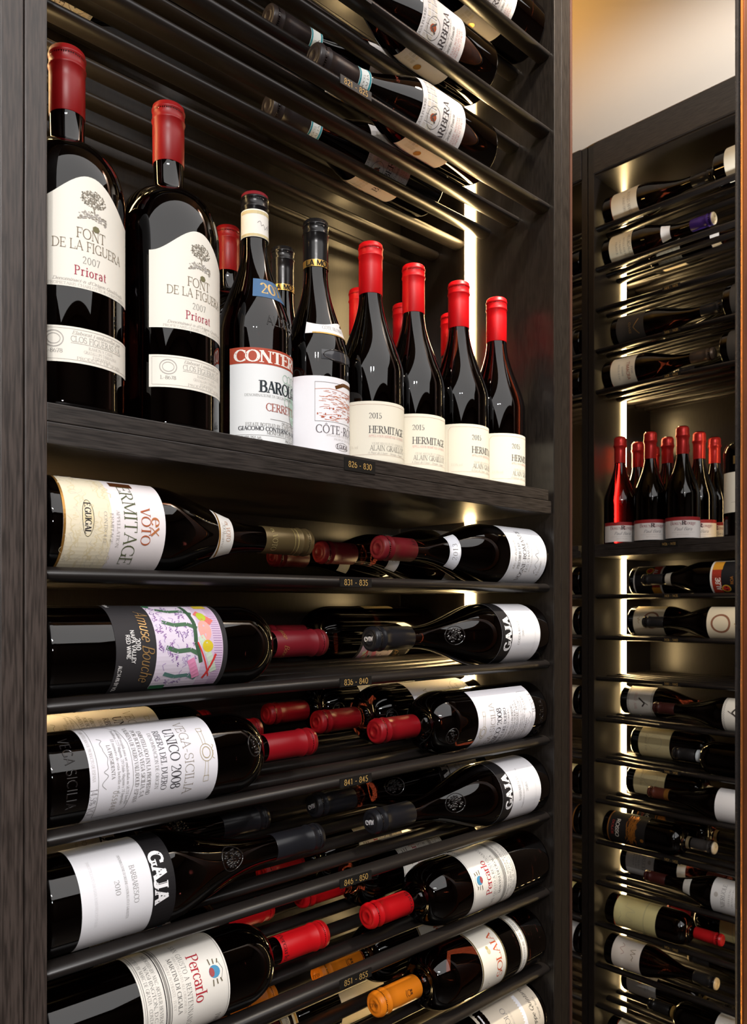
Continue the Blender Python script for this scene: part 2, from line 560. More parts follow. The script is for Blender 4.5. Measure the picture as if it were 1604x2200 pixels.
def patch_mesh(name, rad, R, half, z0, z1, mat, lift, s_mid=0.0, top=None, bottom=None, ns=30, nz=6, back=None):
    """curved paper: half = half width in metres of arc; top(u), bottom(u) give z for u in -1..1"""
    vs_, fs = [], []
    for i in range(ns + 1):
        u = -1 + 2 * i / ns
        a = (s_mid + u * half) / R
        za = bottom(u) if bottom else z0
        zb = top(u) if top else z1
        for j in range(nz + 1):
            z = za + (zb - za) * j / nz
            r = rad(z) + lift
            vs_.append((r * math.sin(a), -r * math.cos(a), z))
    for i in range(ns):
        for j in range(nz):
            a = i * (nz + 1) + j
            fs.append((a, a + nz + 1, a + nz + 2, a + 1))
    return mesh_from(name, vs_, fs, [mat], None, True)


def bumps_mesh(name, rad, R, items, mat):
    """moulded relief: items of (s, z, size) domes and ('ring', s, z, rs, rz, w)"""
    vs_, fs = [], []

    def P(s, z, h):
        r, a = rad(z) + h, s / R
        return (r * math.sin(a), -r * math.cos(a), z)
    for it in items:
        if it[0] == 'ring':
            _, s, z, rs, rz, w = it
            n, i0 = 36, len(vs_)
            for i in range(n):
                a = 2 * PI * i / n
                for d, h in ((-w, -.0002), (-w * .5, w * .6), (0, w * .8), (w * .5, w * .6), (w, -.0002)):
                    vs_.append(P(s + (rs + d) * math.cos(a), z + (rz + d) * math.sin(a), h))
            for i in range(n):
                j = (i + 1) % n
                for k in range(4):
                    fs.append((i0 + i * 5 + k, i0 + i * 5 + k + 1, i0 + j * 5 + k + 1, i0 + j * 5 + k))
        elif it[0] == 'bar':
            _, s0, z0, s1, z1, w = it
            L = math.hypot(s1 - s0, z1 - z0) or 1e-6
            nx, nz = -(z1 - z0) / L * w, (s1 - s0) / L * w
            i0, n = len(vs_), 3
            for k in range(n + 1):
                s, z = s0 + (s1 - s0) * k / n, z0 + (z1 - z0) * k / n
                for d, h in ((-1, -.0002), (-.5, w * .7), (.5, w * .7), (1, -.0002)):
                    vs_.append(P(s + nx * d, z + nz * d, h))
            for k in range(n):
                for d in range(3):
                    fs.append((i0 + k * 4 + d, i0 + k * 4 + d + 1, i0 + k * 4 + d + 5, i0 + k * 4 + d + 4))
        else:
            s, z, q = it
            i0, n = len(vs_), 8
            vs_.append(P(s, z, q * .7))
            for fr, h in ((.6, .5), (1.0, -.1)):
                for i in range(n):
                    a = 2 * PI * i / n
                    vs_.append(P(s + q * fr * math.cos(a), z + q * fr * math.sin(a), h * q))
            for i in range(n):
                j = (i + 1) % n
                fs.append((i0, i0 + 1 + i, i0 + 1 + j))
                fs.append((i0 + 1 + i, i0 + 1 + n + i, i0 + 1 + n + j, i0 + 1 + j))
    return mesh_from(name, vs_, fs, [mat], None, True)


def emboss_text(txt, s, z, h, width):
    """bars for moulded letters"""
    out, x, tot = [], 0, sum(strokes(c, 'sans')[0] for c in txt)
    for ch in txt:
        w, src = GL[ch]
        for c in src.split(';'):
            p = c.split()
            if not p:
                continue
            v = [float(q) for q in p[1:]]
            pl = []
            if p[0] in 'VvI':
                pl = [(v[0], v[1]), (v[0], v[2])]
            elif p[0] == 'h':
                pl = [(v[1], v[0]), (v[2], v[0])]
            elif p[0] in 'Dd':
                pl = [(v[0], v[1]), (v[2], v[3])]
            elif p[0] == 'O':
                pl = [(v[0] + v[2] * math.cos(R_(v[4] + (v[5] - v[4]) * i / 8)), v[1] + v[3] * math.sin(R_(v[4] + (v[5] - v[4]) * i / 8))) for i in range(9)]
            for (a, b), (c2, d) in zip(pl, pl[1:]):
                sx = lambda q: s + ((x + q) / tot - .5) * width
                out.append(('bar', sx(a), z + (b - .5) * h, sx(c2), z + (d - .5) * h, h * .07))
        x += w
    return out


SPEC = {}


def spec(key, shape, R, H, cap=None, labels=(), glass=None, seg=48, relief=(), cap_text=None):
    """labels: dicts (name, half, z0, z1, mat, art) -> parts; art is a Sheet -> sub-part 'lettering'"""
    p, N = profile(shape, R, H)
    rad = radius_fn(p)
    parts = [('glass_body', body_mesh(shape, R, H, glass or GLASS, seg), None, ())]
    if cap:
        z0, mats = cap[0], cap[1]
        opts = cap[2] if len(cap) > 2 else {}
        cm = capsule_mesh(shape, R, H, z0, mats, max(24, seg - 16), **opts)
        subs = []
        if cap_text:
            subs.append(('lettering', cap_text.mesh('lettering', lambda z: rad(z) + 0.0009, N, 0.00015)))
        parts.append(('capsule', cm, None, subs))
    for L in labels:
        nm = L.get('name', 'label')
        Rr = L.get('R', rad((L['z0'] + L['z1']) / 2))
        me = patch_mesh(nm, rad, Rr, L['half'], L['z0'], L['z1'], L['mat'], L.get('lift', 0.0003), L.get('s', 0.0), L.get('top'), L.get('bottom'),
                        ns=30 if seg > 36 else 18, nz=L.get('nz', 6))
        subs = []
        if L.get('art') is not None and L['art'].q:
            subs.append(('lettering', L['art'].mesh('lettering', rad, Rr, L.get('lift', 0.0003) + 0.0002)))
        parts.append((nm, me, L.get('plabel'), subs))
    for nm, items, Rr, mat in relief:
        parts.append((nm, bumps_mesh(nm, rad, Rr, items, mat), None, ()))
    SPEC[key] = dict(parts=parts, R=R, H=H)


def bottle(key, label, P, axis, front, group=None, name='wine_bottle', cat='bottle'):
    S = SPEC[key]
    root = bpy.data.objects.new(name, None)
    COL.objects.link(root)
    root.empty_display_size = 0.02
    a = Vector(axis).normalized()
    f = Vector(front)
    f = (f - a * f.dot(a)).normalized()
    x = (-f).cross(a)
    M = Matrix((x, -f, a)).transposed().to_4x4()
    M.translation = Vector(P)
    root.matrix_world = M
    tag(root, label, cat, group)
    for nm, me, pl, subs in S['parts']:
        o = link(nm, me, root)
        if pl:
            o['label'] = pl
        for sn, sm in subs:
            link(sn, sm, o)
    return root


# ------------------------------------------------------------------ the room
CEIL = EYE + 1.2955
XA, XB, YA, YB = -2.3, 2.33, -2.5, 2.05
cream = noise_bump(new_mat('ceiling_plaster', srgb(222, 208, 190), 0.8, spec=0.2), 60, 0.05)
brown = noise_bump(new_mat('brown_wall', srgb(70, 56, 46), 0.7, spec=0.3), 40, 0.06)
flo = noise_bump(new_mat('dark_floor', srgb(62, 52, 45), 0.4, spec=0.4), 30, 0.05)
tag(box('floor', (XA, YA, -0.1), (XB, YB, 0), flo), kind='structure')
tag(box('ceiling', (XA, YA, CEIL), (XB, YB, CEIL + 0.1), cream), kind='structure')
tag(box('wall_back', (XB, YA, 0), (XB + 0.1, YB, CEIL), brown), kind='structure')
tag(box('wall_left', (XA, YB, 0), (XB, YB + 0.1, CEIL), brown), kind='structure')
tag(box('wall_front', (XA - 0.1, YA, 0), (XA, YB, CEIL), brown), kind='structure')
tag(box('wall_right', (XA, YA - 0.1, 0), (XB, YA, CEIL), brown), kind='structure')

# ------------------------------------------------------------------ wine cabinets
W, DEP, PT = 0.7515, 0.323, 0.0185
ROWS = (0.0469, 0.1583, 0.2697)
RODY = [0.019 + 0.0557 * i for i in range(6)]
RR = 0.0069                                  # half height of the oval rods
RA = 0.0125                                  # half depth
PITCH = 0.1148
TIER = {k: 0.0278 - PITCH * k for k in range(-9, 12)}          # tier 0 is the first below the shelf; above it -5 ... -9
SHELF = 0.1735


def rod_mesh():
    vs_, fs = [], []
    n = 20
    xs = [0.0005, 0.0012, W - 0.0012, W - 0.0005]
    rs = [RR - 0.0006, RR, RR, RR - 0.0006]
    for x, r in zip(xs, rs):
        for k in range(n):
            a = 2 * PI * k / n
            vs_.append((x, (r + RA - RR) * math.cos(a), r * math.sin(a)))
    for i in range(3):
        for k in range(n):
            k2 = (k + 1) % n
            fs.append((i * n + k, (i + 1) * n + k, (i + 1) * n + k2, i * n + k2))
    fs.append(tuple(range(n)))
    fs.append(tuple(reversed(range(3 * n, 4 * n))))
    return mesh_from('rod', vs_, fs, [ROD], None, True)


ROD_ME = rod_mesh()


def plate(txt, parent, x, y, z, hx=0.024, hz=0.0075, th=0.0065):
    """a little clear plate with numerals, facing -y"""
    sh = Sheet().text(txt, 0, 0, th, PLATE_TXT, 'sans', 0.037, track=0.06)
    vs_, fs, fm = [], [], []
    for q, m in sh.q:
        i0 = len(vs_)
        for s, zz in q:
            vs_.append((x + s, y - 0.0012, z + zz))
        fs.append(tuple(range(i0, i0 + 4)))
        fm.append(1)
    i0 = len(vs_)
    for dx, dy, dz in ((-1, 0, -1), (1, 0, -1), (1, 0, 1), (-1, 0, 1), (-1, 1, -1), (1, 1, -1), (1, 1, 1), (-1, 1, 1)):
        vs_.append((x + dx * hx, y - 0.0009 + dy * 0.0016, z + dz * hz))
    for f in ((0, 1, 2, 3), (5, 4, 7, 6), (4, 0, 3, 7), (1, 5, 6, 2), (3, 2, 6, 7), (4, 5, 1, 0)):
        fs.append(tuple(i0 + k for k in f))
        fm.append(0)
    return link('number_plate', mesh_from('number_plate', vs_, fs, [PLATE, PLATE_TXT], fm), parent)


def cabinet(label, M, tiers, plates, shelf_plate, plate_x, ends=(True, True), rec=0.0):
    c = bpy.data.objects.new('wine_cabinet', None)
    COL.objects.link(c)
    c.matrix_world = M
    c.empty_display_size = 0.1
    tag(c, label, 'cabinet', 'built in wine cabinets')
    T0, T1 = EYE + 1.205, EYE + 1.294
    for x0, x1 in ((-PT, 0), (W, W + PT)):
        if rec and x1 < 0.1:
            box('side_panel', (x0, 0.0181, 0), (-rec, DEP + 0.018, T1), PANEL, c, 0.0006)
            box('stile', (x0, 0, 0), (x1, 0.018, T1), WOOD, c, 0.0012)
        else:
            box('side_panel', (x0, 0, 0), (x1, DEP + 0.018, T1), PANEL, c, 0.0012)
    if ends[0]:
        box('end_panel', (-PT * 2 - 0.0012, -0.0005, 0), (-PT - 0.0012, DEP + 0.018, T1), WOOD, c, 0.0012)
        box('end_panel', (-PT * 3 - 0.0024, 0, 0), (-PT * 2 - 0.0024, DEP + 0.018, T1), WOOD, c, 0.0012)
    if ends[1]:
        box('end_panel', (W + PT + 0.0012, 0.0005, 0), (W + PT + 0.024, DEP + 0.018, T1), PANEL, c, 0.0012)
        box('edge_trim', (W + PT + 0.0245, -0.001, 0), (W + PT + 0.0295, DEP + 0.018, T1), EDGE, c, 0.001)
    box('back_panel', (0.0002 - rec, DEP, 0), (W - 0.0002, DEP + 0.017, T1), PANEL, c)
    box('top_panel', (0.0002, 0.004, T0), (W - 0.0002, DEP - 0.0002, T1 - 0.001), PANEL, c)
    box('cornice', (0.0004, -0.004, T0 + 0.006), (W - 0.0004, 0.0035, T1), WOOD_H, c, 0.001)
    box('plinth', (0.0002, 0.02, 0), (W - 0.0002, DEP - 0.0002, 0.08), PANEL, c)
    for x0, x1 in ((0.0001 - rec, 0.004 - rec), (W - 0.004, W - 0.0001)):
        box('light_strip', (x0, DEP / 2 - 0.0098, 0.09), (x1, DEP / 2 + 0.0098, T0 - 0.004), LED, c, 0.0015)
    s = link('shelf', box_mesh('shelf', (0.0004, 0.002, EYE + 0.1385), (W - 0.0045, DEP - 0.0003, EYE + 0.1572), WOOD_H, 0.0008), c)
    box('shelf_top', (0.0004, 0.002, EYE + 0.1576), (W - 0.012, DEP - 0.0003, EYE + SHELF), WOOD_H, s, 0.0008)
    plate(shelf_plate, s, plate_x, 0.0018, EYE + 0.163)
    for k in tiers:
        for i, y in enumerate(RODY):
            r = link('rod', ROD_ME, c)
            r.location = (-rec, y, EYE + TIER[k])
            r.scale.x = (W + rec) / W
            if i == 0 and k in plates:
                plate(plates[k], r, plate_x + 0.004, -RA - 0.0003, 0, hz=0.0052)
    return c


EDGE = new_mat('glossy_dark_edging', srgb(66, 44, 36), 0.2, spec=0.6)
M1 = Matrix.Translation((0.259, 0.675, 0))
M2 = Matrix.Translation((1.97, 1.185, 0)) @ Matrix.Rotation(-PI / 2, 4, 'Z')
M3 = Matrix.Translation((1.97, 1.2245 + W, 0)) @ Matrix.Rotation(-PI / 2, 4, 'Z')
TIERS = [-9, -8, -7, -6, -5, 0, 1, 2, 3, 4, 5, 6, 7]
cabinet('dark wood wine cabinet in front, its shelf plate reading 826 - 830', M1, TIERS,
        {-6: '816 - 820', -5: '821 - 825', 0: '831 - 835', 1: '836 - 840', 2: '841 - 845', 3: '846 - 850', 4: '851 - 855', 5: '856 - 860'},
        '826 - 830', 0.359, rec=0.012)
cabinet('dark wood wine cabinet across the room, its shelf plate reading 1426 - 1430', M2, [-9, -8, -7, -6, -5] + list(range(0, 12)),
        {-7: '1411 - 1415', -6: '1416 - 1420', -5: '1421 - 1425', 0: '1431 - 1435', 1: '1436 - 1440', 2: '1441 - 1445', 4: '1446 - 1450', 6: '1451 - 1455', 8: '1456 - 1460'},
        '1426 - 1430', 0.218, (False, True))
cabinet('dark wood wine cabinet seen as a sliver past the near cabinet', M3, [-9, -8, -7, -6, -5] + list(range(0, 12)), {}, '1406 - 1410', 0.218, (True, False))

# door jamb close by on the right: black metal profile, brass edge, brown timber
jamb = bpy.data.objects.new('door_jamb', None)
COL.objects.link(jamb)
jamb.location = (1.08, 0.43, 0)
tag(jamb, 'dark metal and brown timber door jamb at the right edge', 'door jamb')
BLACKM = noise_bump(new_mat('black_metal_profile', (0.025, 0.022, 0.022), 0.25, metal=0.3), 90, 0.1, rough=(0.12, 0.4))
BRASS = new_mat('copper_edge_strip', srgb(235, 150, 80), 0.22, metal=0.8)
TIMB = noise_bump(new_mat('red_brown_timber', srgb(84, 42, 18), 0.45), 60, 0.1, stretch=(1, 1, 0.1), tint=(srgb(72, 36, 16), srgb(96, 50, 24)))
box('metal_profile', (0.004, 0.0012, 0), (0.03, 0.0085, CEIL), BLACKM, jamb, 0.0008)
box('glass_seal', (0.0, 0.0042, 0), (0.0038, 0.0075, CEIL), BLACKM, jamb, 0.0006)
box('copper_strip', (0.001, -0.0016, 0), (0.03, 0.0008, CEIL), BRASS, jamb, 0.0006)
box('timber_post', (0.003, -0.09, 0), (0.05, -0.002, CEIL), TIMB, jamb, 0.001)

# ------------------------------------------------------------------ the kinds of bottle
K = ink(40, 36, 38)
GR = ink(120, 116, 112)
LG = ink(176, 170, 164)
RED = ink(150, 40, 45)
WHITE = paper(238, 236, 240)
CREAM = paper(228, 222, 205)
IVORY = paper(243, 238, 226)
BLACKP = paper(30, 28, 30)


def wave_top(half, lo, hi):
    return lambda u: lo + (hi - lo) * (1 - ease(min(1, max(0, (abs(u) - 0.02) / 0.93))))


def SH(sheet, dz, ds=0.0):
    """move a whole print up the bottle"""
    sheet.q = [([(s + ds, z + dz) for s, z in q], m) for q, m in sheet.q]


# magnum with a white label that peaks in the middle (tree and bridge drawing)
a = Sheet()
tree = random.Random(3)
inkt = ink(150, 142, 128)
for i in range(190):
    an, rr = tree.uniform(0, 2 * PI), tree.uniform(0, 1) ** 0.6
    x, z = 0.002 + 0.0125 * rr * math.cos(an), 0.1795 + 0.0075 * rr * math.sin(an)
    q = tree.uniform(0.0004, 0.0011)
    a.disc(x, z, q, q * .8, inkt if i % 3 else ink(105, 100, 88), 5)
a.line([(0.003, 0.166), (0.002, 0.171), (-0.001, 0.176)], 0.0012, inkt)
a.line([(0.002, 0.170), (0.006, 0.176)], 0.0008, inkt)
for i in range(110):
    x = tree.uniform(-0.012, 0.014)
    z = 0.163 + 0.0035 * math.cos(x * 110) + tree.uniform(-0.005, 0.002)
    q = tree.uniform(0.0004, 0.001)
    a.disc(x, z, q * 1.6, q * .7, inkt if i % 2 else LG, 5)
a.q += Sheet().disc(0.004, 0.1535, 0.0035, 0.003, ink(120, 116, 84), 7).q
tc = ink(120, 104, 82)
a.text('FONT', 0.0, 0.147, 0.009, tc, 'light', 0.027)
a.text('DE LA FIGUERA', 0.0, 0.136, 0.0085, tc, 'light', 0.067)
a.text('2007', 0.0, 0.1235, 0.0062, GR, 'light', 0.0165, track=.1)
a.text('Priorat', 0.0, 0.1135, 0.0082, ink(165, 40, 70), 'serif', 0.03, track=.12)
a.text("Denominaci\u00f3n d'Origen Qualificada", 0.002, 0.1045, 0.0028, LG, 'italic', 0.07)
a.text('PROPIETARIS CHARLOTTE & CHRISTOPHER', 0.002, 0.1005, 0.0024, LG, 'light', 0.078)
b = Sheet()
b.frame(-0.0475, 0.0425, 0.0475, 0.0695, 0.0003, LG)
b.ring(-0.032, 0.060, 0.008, 0.007, 0.0008, LG)
b.ring(-0.032, 0.060, 0.0055, 0.0045, 0.0006, LG)
b.text('CLOS FIGUERAS S.A.', 0.008, 0.061, 0.0052, ink(150, 146, 142), 'light', 0.052)
b.line([(-0.018, 0.0573), (0.034, 0.0573)], 0.0003, LG)
b.text('Elaborat i embotellat per', 0.008, 0.0665, 0.003, LG, 'italic', 0.05)
b.small(['RAMON Y CAJAL', 'GRATALLOPS TARRAGONA', 'ESPANYA'], 0.01, 0.0545, 0.0026, 0.0038, LG, 0.034, 'light')
b.text('L-8678', -0.032, 0.0495, 0.0034, GR, 'light', 0.015)
b.text('PRODUCT OF SPAIN', 0.01, 0.0445, 0.0026, LG, 'light', 0.046)
RED1 = foil(136, 14, 16, 0.38)
spec('font', 'magnum', 0.052, 0.344, (0.2825, [RED1]), [
    dict(half=0.0505, z0=0.098, z1=0.196, mat=IVORY, top=wave_top(0.0505, 0.1735, 0.1985), art=a),
    dict(name='lower_label', half=0.0505, z0=0.04, z1=0.0715, mat=IVORY, art=b)], seg=64)
SH(a, 0.0085)
spec('font_high', 'magnum', 0.052, 0.344, (0.2825, [RED1]), [
    dict(half=0.0505, z0=0.1065, z1=0.2045, mat=IVORY, top=wave_top(0.0505, 0.182, 0.207), art=a),
    dict(name='lower_label', half=0.0505, z0=0.04, z1=0.0715, mat=IVORY, art=b)], seg=64)

# barolo bottle with red band
a = Sheet()
a.rect(-0.066, 0.0895, 0.066, 0.107, ink(176, 74, 52))
a.text('CONTERNO', -0.006, 0.098, 0.0125, paper(245, 240, 232), 'bold', 0.108)
gl = ink(190, 222, 204)
for i in range(16):
    a.ring(0.012 + (i % 4 - 1.5) * 0.0075 + (i // 4) * .001, 0.078 - (i // 4) * 0.0085, 0.0042, 0.0044, 0.0008, ink(170, 196, 180), 12)
a.disc(0.019, 0.045, 0.009, 0.016, gl, 20)
a.ring(0.019, 0.045, 0.011, 0.018, 0.0008, GR)
a.text('BAROLO', -0.004, 0.0655, 0.0125, ink(40, 48, 54), 'bold', 0.056)
a.text('DENOMINAZIONE DI ORIGINE CONTROLLATA E GARANTITA', 0.002, 0.0555, 0.0027, GR, 'light', 0.1)
a.text('CERRETTA', 0.0, 0.0435, 0.0085, ink(160, 70, 52), 'serif', 0.05)
a.text('2012', 0.02, 0.034, 0.004, GR, 'light', 0.012)
a.line([(-0.02, 0.0305), (0.032, 0.0305)], 0.0004, GR)
a.text('DRY RED WINE', 0.006, 0.0275, 0.003, GR, 'sans', 0.022)
a.text('ESTATE BOTTLED BY AZIENDA VITIVINICOLA', -0.004, 0.0238, 0.0034, GR, 'serif', 0.086)
a.text('GIACOMO CONTERNO & GIOVANNI', -0.006, 0.0195, 0.0042, ink(80, 80, 84), 'bold', 0.098)
a.text("MONFORTE D'ALBA - ITALIA", 0.004, 0.0153, 0.0034, GR, 'serif', 0.056)
a.line([(-0.066, 0.0122), (0.066, 0.0122)], 0.0003, GR)
a.text('CONTENTS 750 ML', -0.046, 0.009, 0.0034, GR, 'sans', 0.034)
a.text('PRODUCT OF ITALY', 0.02, 0.009, 0.0034, GR, 'sans', 0.038)
v = Sheet().text('2012', -0.002, 0.1775, 0.013, gold(205, 178, 120), 'bold', 0.036, track=.05)
n = Sheet().scrawl(0, 0.2535, 0.02, 0.009, ink(90, 80, 84), 5, 12, 0.0004)
n.rect(-0.03, 0.2405, 0.03, 0.2435, ink(212, 196, 150)).rect(-0.03, 0.266, 0.03, 0.2695, ink(212, 196, 150))
spec('conterno', 'albeisa', 0.0425, 0.2925, (0.257, [foil(22, 20, 22, 0.25), foil(120, 26, 36)], dict(top=1)), [
    dict(half=0.066, z0=0.006, z1=0.107, mat=paper(236, 238, 238), art=a),
    dict(name='vintage_label', half=0.024, s=-0.004, z0=0.166, z1=0.189, mat=paper(78, 112, 150), art=v, nz=8),
    dict(name='seal_strip', half=0.034, z0=0.240, z1=0.271, mat=paper(240, 236, 228), art=n, lift=0.0011)],
    relief=[('moulded_lettering', emboss_text('ALBEISA', 0.0, 0.139, 0.011, 0.05), 0.044, GLASS_EMB)], seg=64)

# cote rotie with the vineyard picture
a = Sheet()
pic = random.Random(8)
for i in range(150):
    z = 0.044 + 0.0345 * pic.random()
    x = pic.uniform(-0.034, 0.03)
    l = pic.uniform(0.003, 0.009)
    dz = 0.002 * math.sin(x * 90)
    a.line([(x, z + dz), (x + l, z + dz + pic.uniform(-.0012, .0012))], 0.0005, ink(206, 128, 92) if i % 3 else ink(178, 84, 58))
for i in range(26):
    x, z = pic.uniform(-0.034, 0.034), pic.choice((0.046, 0.0495, 0.0565))
    a.disc(x, z, 0.0009, 0.0013, ink(176, 90, 66), 6)
a.frame(-0.037, 0.041, 0.04, 0.0865, 0.0004, GR)
a.line([(-0.037, 0.078), (-0.02, 0.0795), (0.0, 0.0782), (0.02, 0.076), (0.04, 0.0745)], 0.0005, ink(206, 128, 92))
a.line([(-0.012, 0.0815), (0.0, 0.0868), (0.022, 0.0872), (0.04, 0.083)], 0.004, gold(130, 84, 44))
a.text('C\u00d4TE-R\u00d4TIE', 0.0, 0.0322, 0.0095, ink(96, 88, 92), 'serif', 0.072, track=.08)
a.text('APPELLATION COTE-ROTIE CONTROLEE', 0.004, 0.0255, 0.0026, LG, 'light', 0.056)
a.text('PRODUIT DE FRANCE', 0.004, 0.0215, 0.0022, LG, 'light', 0.036)
a.ring(0.0, 0.0135, 0.012, 0.0045, 0.0004, GR)
a.text('E.GUIGAL', 0.0, 0.0135, 0.0048, ink(84, 70, 72), 'bold', 0.02)
g = Sheet()
g.text('C\u00d4TE BLONDE', -0.006, 0.1525, 0.0042, GR, 'light', 0.032)
g.ring(0.0245, 0.153, 0.0052, 0.0062, 0.0006, GR)
g.line([(0.008, 0.158), (0.014, 0.1615), (0.023, 0.1625)], 0.003, gold(150, 104, 56))
g.rect(-0.033, 0.1445, 0.033, 0.1462, gold(190, 150, 80))
ct = Sheet().text('LA MOULINE', 0, 0.2355, 0.0065, ink(24, 20, 18), 'sansb', 0.05)
BLK = foil(24, 23, 24, 0.22)
spec('guigal', 'rhone', 0.0405, 0.2895, (0.231, [BLK, foil(196, 158, 84, 0.3, 0.7)], dict(band=(0.2312, 0.2395))), [
    dict(half=0.066, z0=0.0016, z1=0.0935, mat=paper(240, 238, 242), art=a, nz=50, R=0.0405),
    dict(name='moulded_plaque', half=0.0255, s=-.004, z0=0.1135, z1=0.1245, mat=GLASS_GREY, lift=0.0006),
    dict(name='shoulder_label', half=0.036, s=-.005, z0=0.1445, z1=0.161, mat=paper(238, 236, 236), art=g, top=lambda u: 0.160 + 0.004 * math.sin(u * 3), nz=8)],
    relief=[('moulded_lettering', [('ring', -.004, 0.119, 0.025, 0.0066, 0.0012)] + emboss_text('E.GUIGAL', -.004, 0.1192, 0.007, 0.036), 0.0435, GLASS_EMB)],
    cap_text=ct, seg=64)

# hermitage with the plain cream label
a = Sheet()
a.line([(-0.06, 0.009), (-0.06, 0.07), (-0.056, 0.0745), (0.056, 0.0745), (0.06, 0.07), (0.06, 0.009)], 0.00025, ink(170, 120, 110))
a.line([(-0.056, 0.0125), (0.056, 0.0125)], 0.00025, ink(190, 160, 150))
a.text('2015', -0.0185, 0.0605, 0.0066, ink(84, 82, 84), 'serif', 0.0165, track=.05)
a.text('HERMITAGE', 0.0, 0.0435, 0.0088, ink(70, 68, 70), 'serif', 0.0535)
a.text('APPELLATION HERMITAGE CONTROLEE', 0.0, 0.0355, 0.0028, ink(205, 140, 140), 'light', 0.054)
a.text('VIGNE RECOLTE ET VINIFIEE PAR', 0.002, 0.0265, 0.0026, LG, 'light', 0.05)
a.text('ALAIN GRAILLOT', 0.001, 0.021, 0.0064, ink(110, 106, 104), 'light', 0.053)
a.text('A Pont de l Isere - Drome - France', -0.002, 0.0148, 0.0026, LG, 'italic', 0.052)
a.text('13.5% vol', -0.048, 0.022, 0.0034, ink(205, 198, 184), 'light', 0.016)
RED2 = foil(205, 10, 18, 0.42)
spec('hermitage', 'rhone', 0.0425, 0.289, (0.223, [RED2]), [dict(half=0.0655, z0=0.0016, z1=0.0785, mat=CREAM, art=a, nz=44, R=0.0425)], seg=64)

# magnificent ermitage, lying: marbled lower half of the label
a = Sheet()
mr = random.Random(21)
a.rect(-0.054, 0.014, 0.054, 0.056, ink(240, 228, 200))
for i in range(90):
    s0, z0 = mr.uniform(-0.052, 0.046), mr.uniform(0.014, 0.056)
    a.scrawl(s0, z0, mr.uniform(0.006, 0.016), mr.uniform(0.003, 0.008), ink(230, 214, 174) if i % 3 else ink(222, 212, 190), 100 + i, 5, mr.uniform(0.0003, 0.0009))
a.rect(-0.054, 0.012, 0.054, 0.0142, gold(190, 140, 70))
a.disc(-0.004, 0.034, 0.0165, 0.0052, ink(236, 220, 176), 20)
a.ring(-0.004, 0.034, 0.0165, 0.0052, 0.0005, K)
a.text('E.GUIGAL', -0.004, 0.034, 0.0056, K, 'bold', 0.028)
a.text('ERMITAGE', -0.002, 0.074, 0.0125, ink(84, 92, 60), 'light', 0.084)
a.rect(-0.05, 0.062, -0.042, 0.084, gold(130, 74, 40))
a.text('ex', 0.0, 0.1005, 0.0125, ink(190, 116, 70), 'serif', 0.018)
a.text('VOTO', 0.0, 0.089, 0.0095, ink(176, 92, 56), 'serif', 0.035)
a.small(['APPELLATION', 'ERMITAGE', 'CONTROLEE'], 0.004, 0.062, 0.003, 0.006, LG, 0.034, 'light')
g = Sheet().rect(-0.024, 0.178, 0.024, 0.1805, gold(186, 140, 70)).text('ex VOTO', -0.004, 0.192, 0.0062, ink(196, 150, 120), 'serif', 0.022)
g.text('2001', -0.006, 0.186, 0.005, LG, 'light', 0.012)
g.text('ERMITAGE', 0.006, 0.184, 0.003, LG, 'light', 0.016)
ct = Sheet().text('ex VOTO', 0, 0.258, 0.007, gold(206, 186, 130), 'serif', 0.026).text('ex', 0.03, 0.258, 0.007, gold(206, 186, 130), 'serif', 0.012)
ct.rect(-0.045, 0.2905, 0.045, 0.2915, gold(206, 186, 120)).rect(-0.045, 0.286, 0.045, 0.2866, gold(206, 186, 120))
spec('exvoto', 'burg', 0.0445, 0.315, (0.247, [foil(104, 88, 58, 0.33, 0.5)]), [
    dict(half=0.056, z0=0.012, z1=0.109, mat=paper(240, 232, 232), art=a, bottom=lambda u: 0.012 + 0.003 * abs(u) ** 3),
    dict(name='shoulder_label', half=0.025, z0=0.178, z1=0.200, mat=paper(236, 232, 226), art=g, nz=8, bottom=lambda u: 0.178 - 0.004 * u * u)], cap_text=ct, seg=64)

# vosne style burgundy
a = Sheet()
a.frame(-0.05, 0.014, 0.05, 0.094, 0.0003, LG)
a.text('Mis en bouteille', 0, 0.086, 0.005, LG, 'script', 0.044)
a.text('PREMIER CRU', 0, 0.076, 0.0056, GR, 'serif', 0.04)
a.text('VOSNE-ROMANEE', 0, 0.0645, 0.0082, ink(104, 100, 100), 'serif', 0.082)
a.text('LES CHAUMES', 0, 0.055, 0.005, GR, 'light', 0.05)
a.text('APPELLATION CONTROLEE', 0, 0.047, 0.003, LG, 'light', 0.05)
a.scrawl(0.004, 0.034, 0.06, 0.009, GR, 31, 15, 0.0005)
a.text('Vosne', -0.02, 0.024, 0.005, LG, 'script', 0.024)
g = Sheet().frame(-0.025, 0.185, 0.025, 0.199, 0.0003, LG).text('2013', 0, 0.192, 0.0072, GR, 'light', 0.024, track=.15)
DARKRED = foil(104, 20, 28, 0.42)
spec('vosne', 'burg', 0.0445, 0.315, (0.255, [DARKRED]), [
    dict(half=0.056, z0=0.01, z1=0.098, mat=paper(234, 235, 240), art=a),
    dict(name='vintage_label', half=0.027, z0=0.1835, z1=0.2005, mat=paper(228, 230, 238), art=g, nz=8)], seg=56,
    cap_text=Sheet().text('Meo', 0.01, 0.262, 0.007, ink(60, 20, 24), 'script', 0.014))

